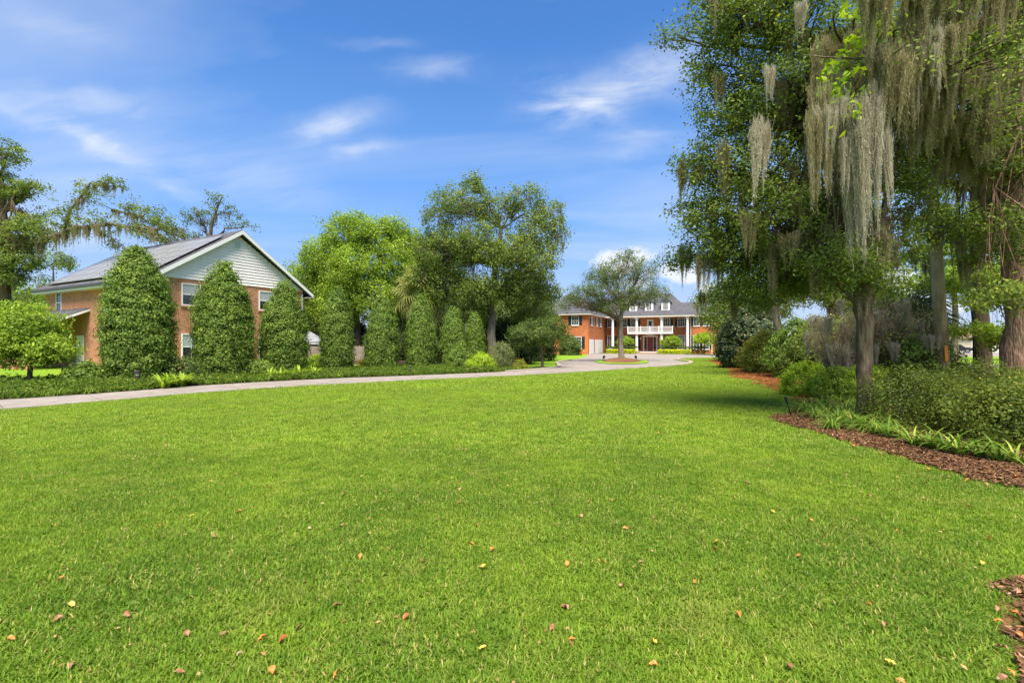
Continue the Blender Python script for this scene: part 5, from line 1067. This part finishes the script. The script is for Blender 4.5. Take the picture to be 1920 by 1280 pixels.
lit = hidden_collection('litter_patch', [chips(9,.9,.028,.5,'litter_bit',.035) for _ in range(5)])
for me_ in [o.data for o in lit.objects]:
    co = np.empty(len(me_.vertices)*3, np.float32); me_.vertices.foreach_get('co', co); co = co.reshape(-1,3); co[:,2] += .022; me_.vertices.foreach_set('co', co.ravel())
p = grid(-7,7,1.6,7.5,.85); p = p[inside(p,lawn_poly) & in_view(p,.5)]; scatter('leaf_litter', np.c_[p,np.zeros(len(p))], lit, 5, .7,1.2, MT['litter_bit'], 'tiny tan leaf litter')
# ------------------------------------------------------------------ fallen leaves
def fallen_mesh(mat, L=.06, asp=.55):
    n = 7; V = []; Fc = []
    for j in range(n):
        t = j/(n-1); w = asp*L*.5*math.sin(math.pi*min(1,t*.92+.06))**.8; z = .012*math.sin(t*3.1)+.004*rng.normal()
        V += [((t-.5)*L,-w,z+.010),((t-.5)*L,0,z),((t-.5)*L,w,z+.010)]
    for j in range(n-1):
        for q in (0,1): Fc.append((3*j+q,3*j+q+1,3*j+q+4,3*j+q+3))
    return fastmesh('fallen_leaf', np.array(V), np.array(Fc), MT[mat], smooth=True)
FM = {c: [fallen_mesh('leaf_'+c), fallen_mesh('leaf_'+c,.055,.62)] for c in ('orange','red','yellow','brown','pink','pale')}
spots = [(675,1042,'orange'),(907,1063,'yellow'),(1167,1098,'pink'),(1303,1090,'orange'),(1385,1152,'orange'),(762,1156,'red'),(492,1197,'orange'),(532,1198,'red'),(905,1217,'yellow'),(1498,1042,'orange'),(1678,992,'orange'),(1820,950,'orange'),(1342,1030,'orange'),(1480,977,'orange'),(1520,975,'orange'),(1772,994,'yellow'),(1630,930,'brown'),(1588,890,'brown'),(1270,876,'orange'),(115,1085,'orange'),(110,1158,'brown'),(350,1188,'brown'),(450,1228,'pale'),(510,1256,'orange'),(632,1265,'orange'),(335,1262,'brown'),(1073,1200,'orange'),(1033,1176,'brown'),(1225,1246,'orange'),(1172,990,'orange'),(895,985,'orange'),(505,915,'brown'),(720,936,'yellow'),(883,1020,'orange'),(923,1030,'orange'),(1345,1016,'yellow'),(1317,1012,'brown'),(1448,960,'yellow'),(1147,937,'brown'),(1105,940,'brown'),(1090,968,'pink'),(302,985,'orange'),(360,967,'yellow'),(580,990,'pale'),(1128,1054,'yellow'),(1062,1056,'orange'),(1690,1280,'orange'),(1670,1245,'yellow'),(1632,1131,'orange'),(1660,1172,'pink'),(1855,1010,'orange'),(1840,1056,'yellow'),(310,836,'brown'),(1235,812,'orange'),(1330,810,'yellow'),(420,1190,'brown'),(240,1150,'brown'),(1480,1250,'brown'),(1400,905,'brown'),(820,975,'brown')]
def place_leaf(px, py, c, i, where, z=.034):
    x, y = G(px, py); y2 = y*(1-z/CH); x2 = x*(1-z/CH)
    o = link('fallen_leaf', FM[c][i%2], None, (x2,y2,z), (rng.normal()*.35, rng.normal()*.35, rng.uniform(0,6.28)), rng.uniform(.6,.95))
    tag(o, c+' fallen leaf lying '+where, 'leaf', c+' leaves fallen '+where)
for i, (px, py, c) in enumerate(spots): place_leaf(px, py, c, i, 'on the lawn grass')
cs = ['brown','brown','yellow','brown','brown','brown','orange','pink']
for i in range(16):
    px = rng.uniform(20,1800); py = rng.uniform(900,1275); c = cs[i%8]
    if px > 1820-.2*(py-900): continue
    o = place_leaf(px, py, c, i, 'on the lawn grass', .028)
for i, (px, py) in enumerate([(1872,1165),(1890,1180),(1905,1150),(1880,1215),(1900,1230),(1912,1190),(1868,1140),(1895,1260),(1910,1110),(1700,870),(1740,880),(1780,893),(1815,900),(1850,908),(1890,905),(1600,835),(1650,850),(1680,856),(1865,890),(1830,885),(1905,892),(1880,1270),(1770,882),(1560,815)]):
    place_leaf(px, py, ('orange','brown','orange','pink','brown')[i%5], i, 'on the bark mulch', .04)
S.cycles.max_bounces = 6; S.cycles.diffuse_bounces = 3; S.cycles.transmission_bounces = 3
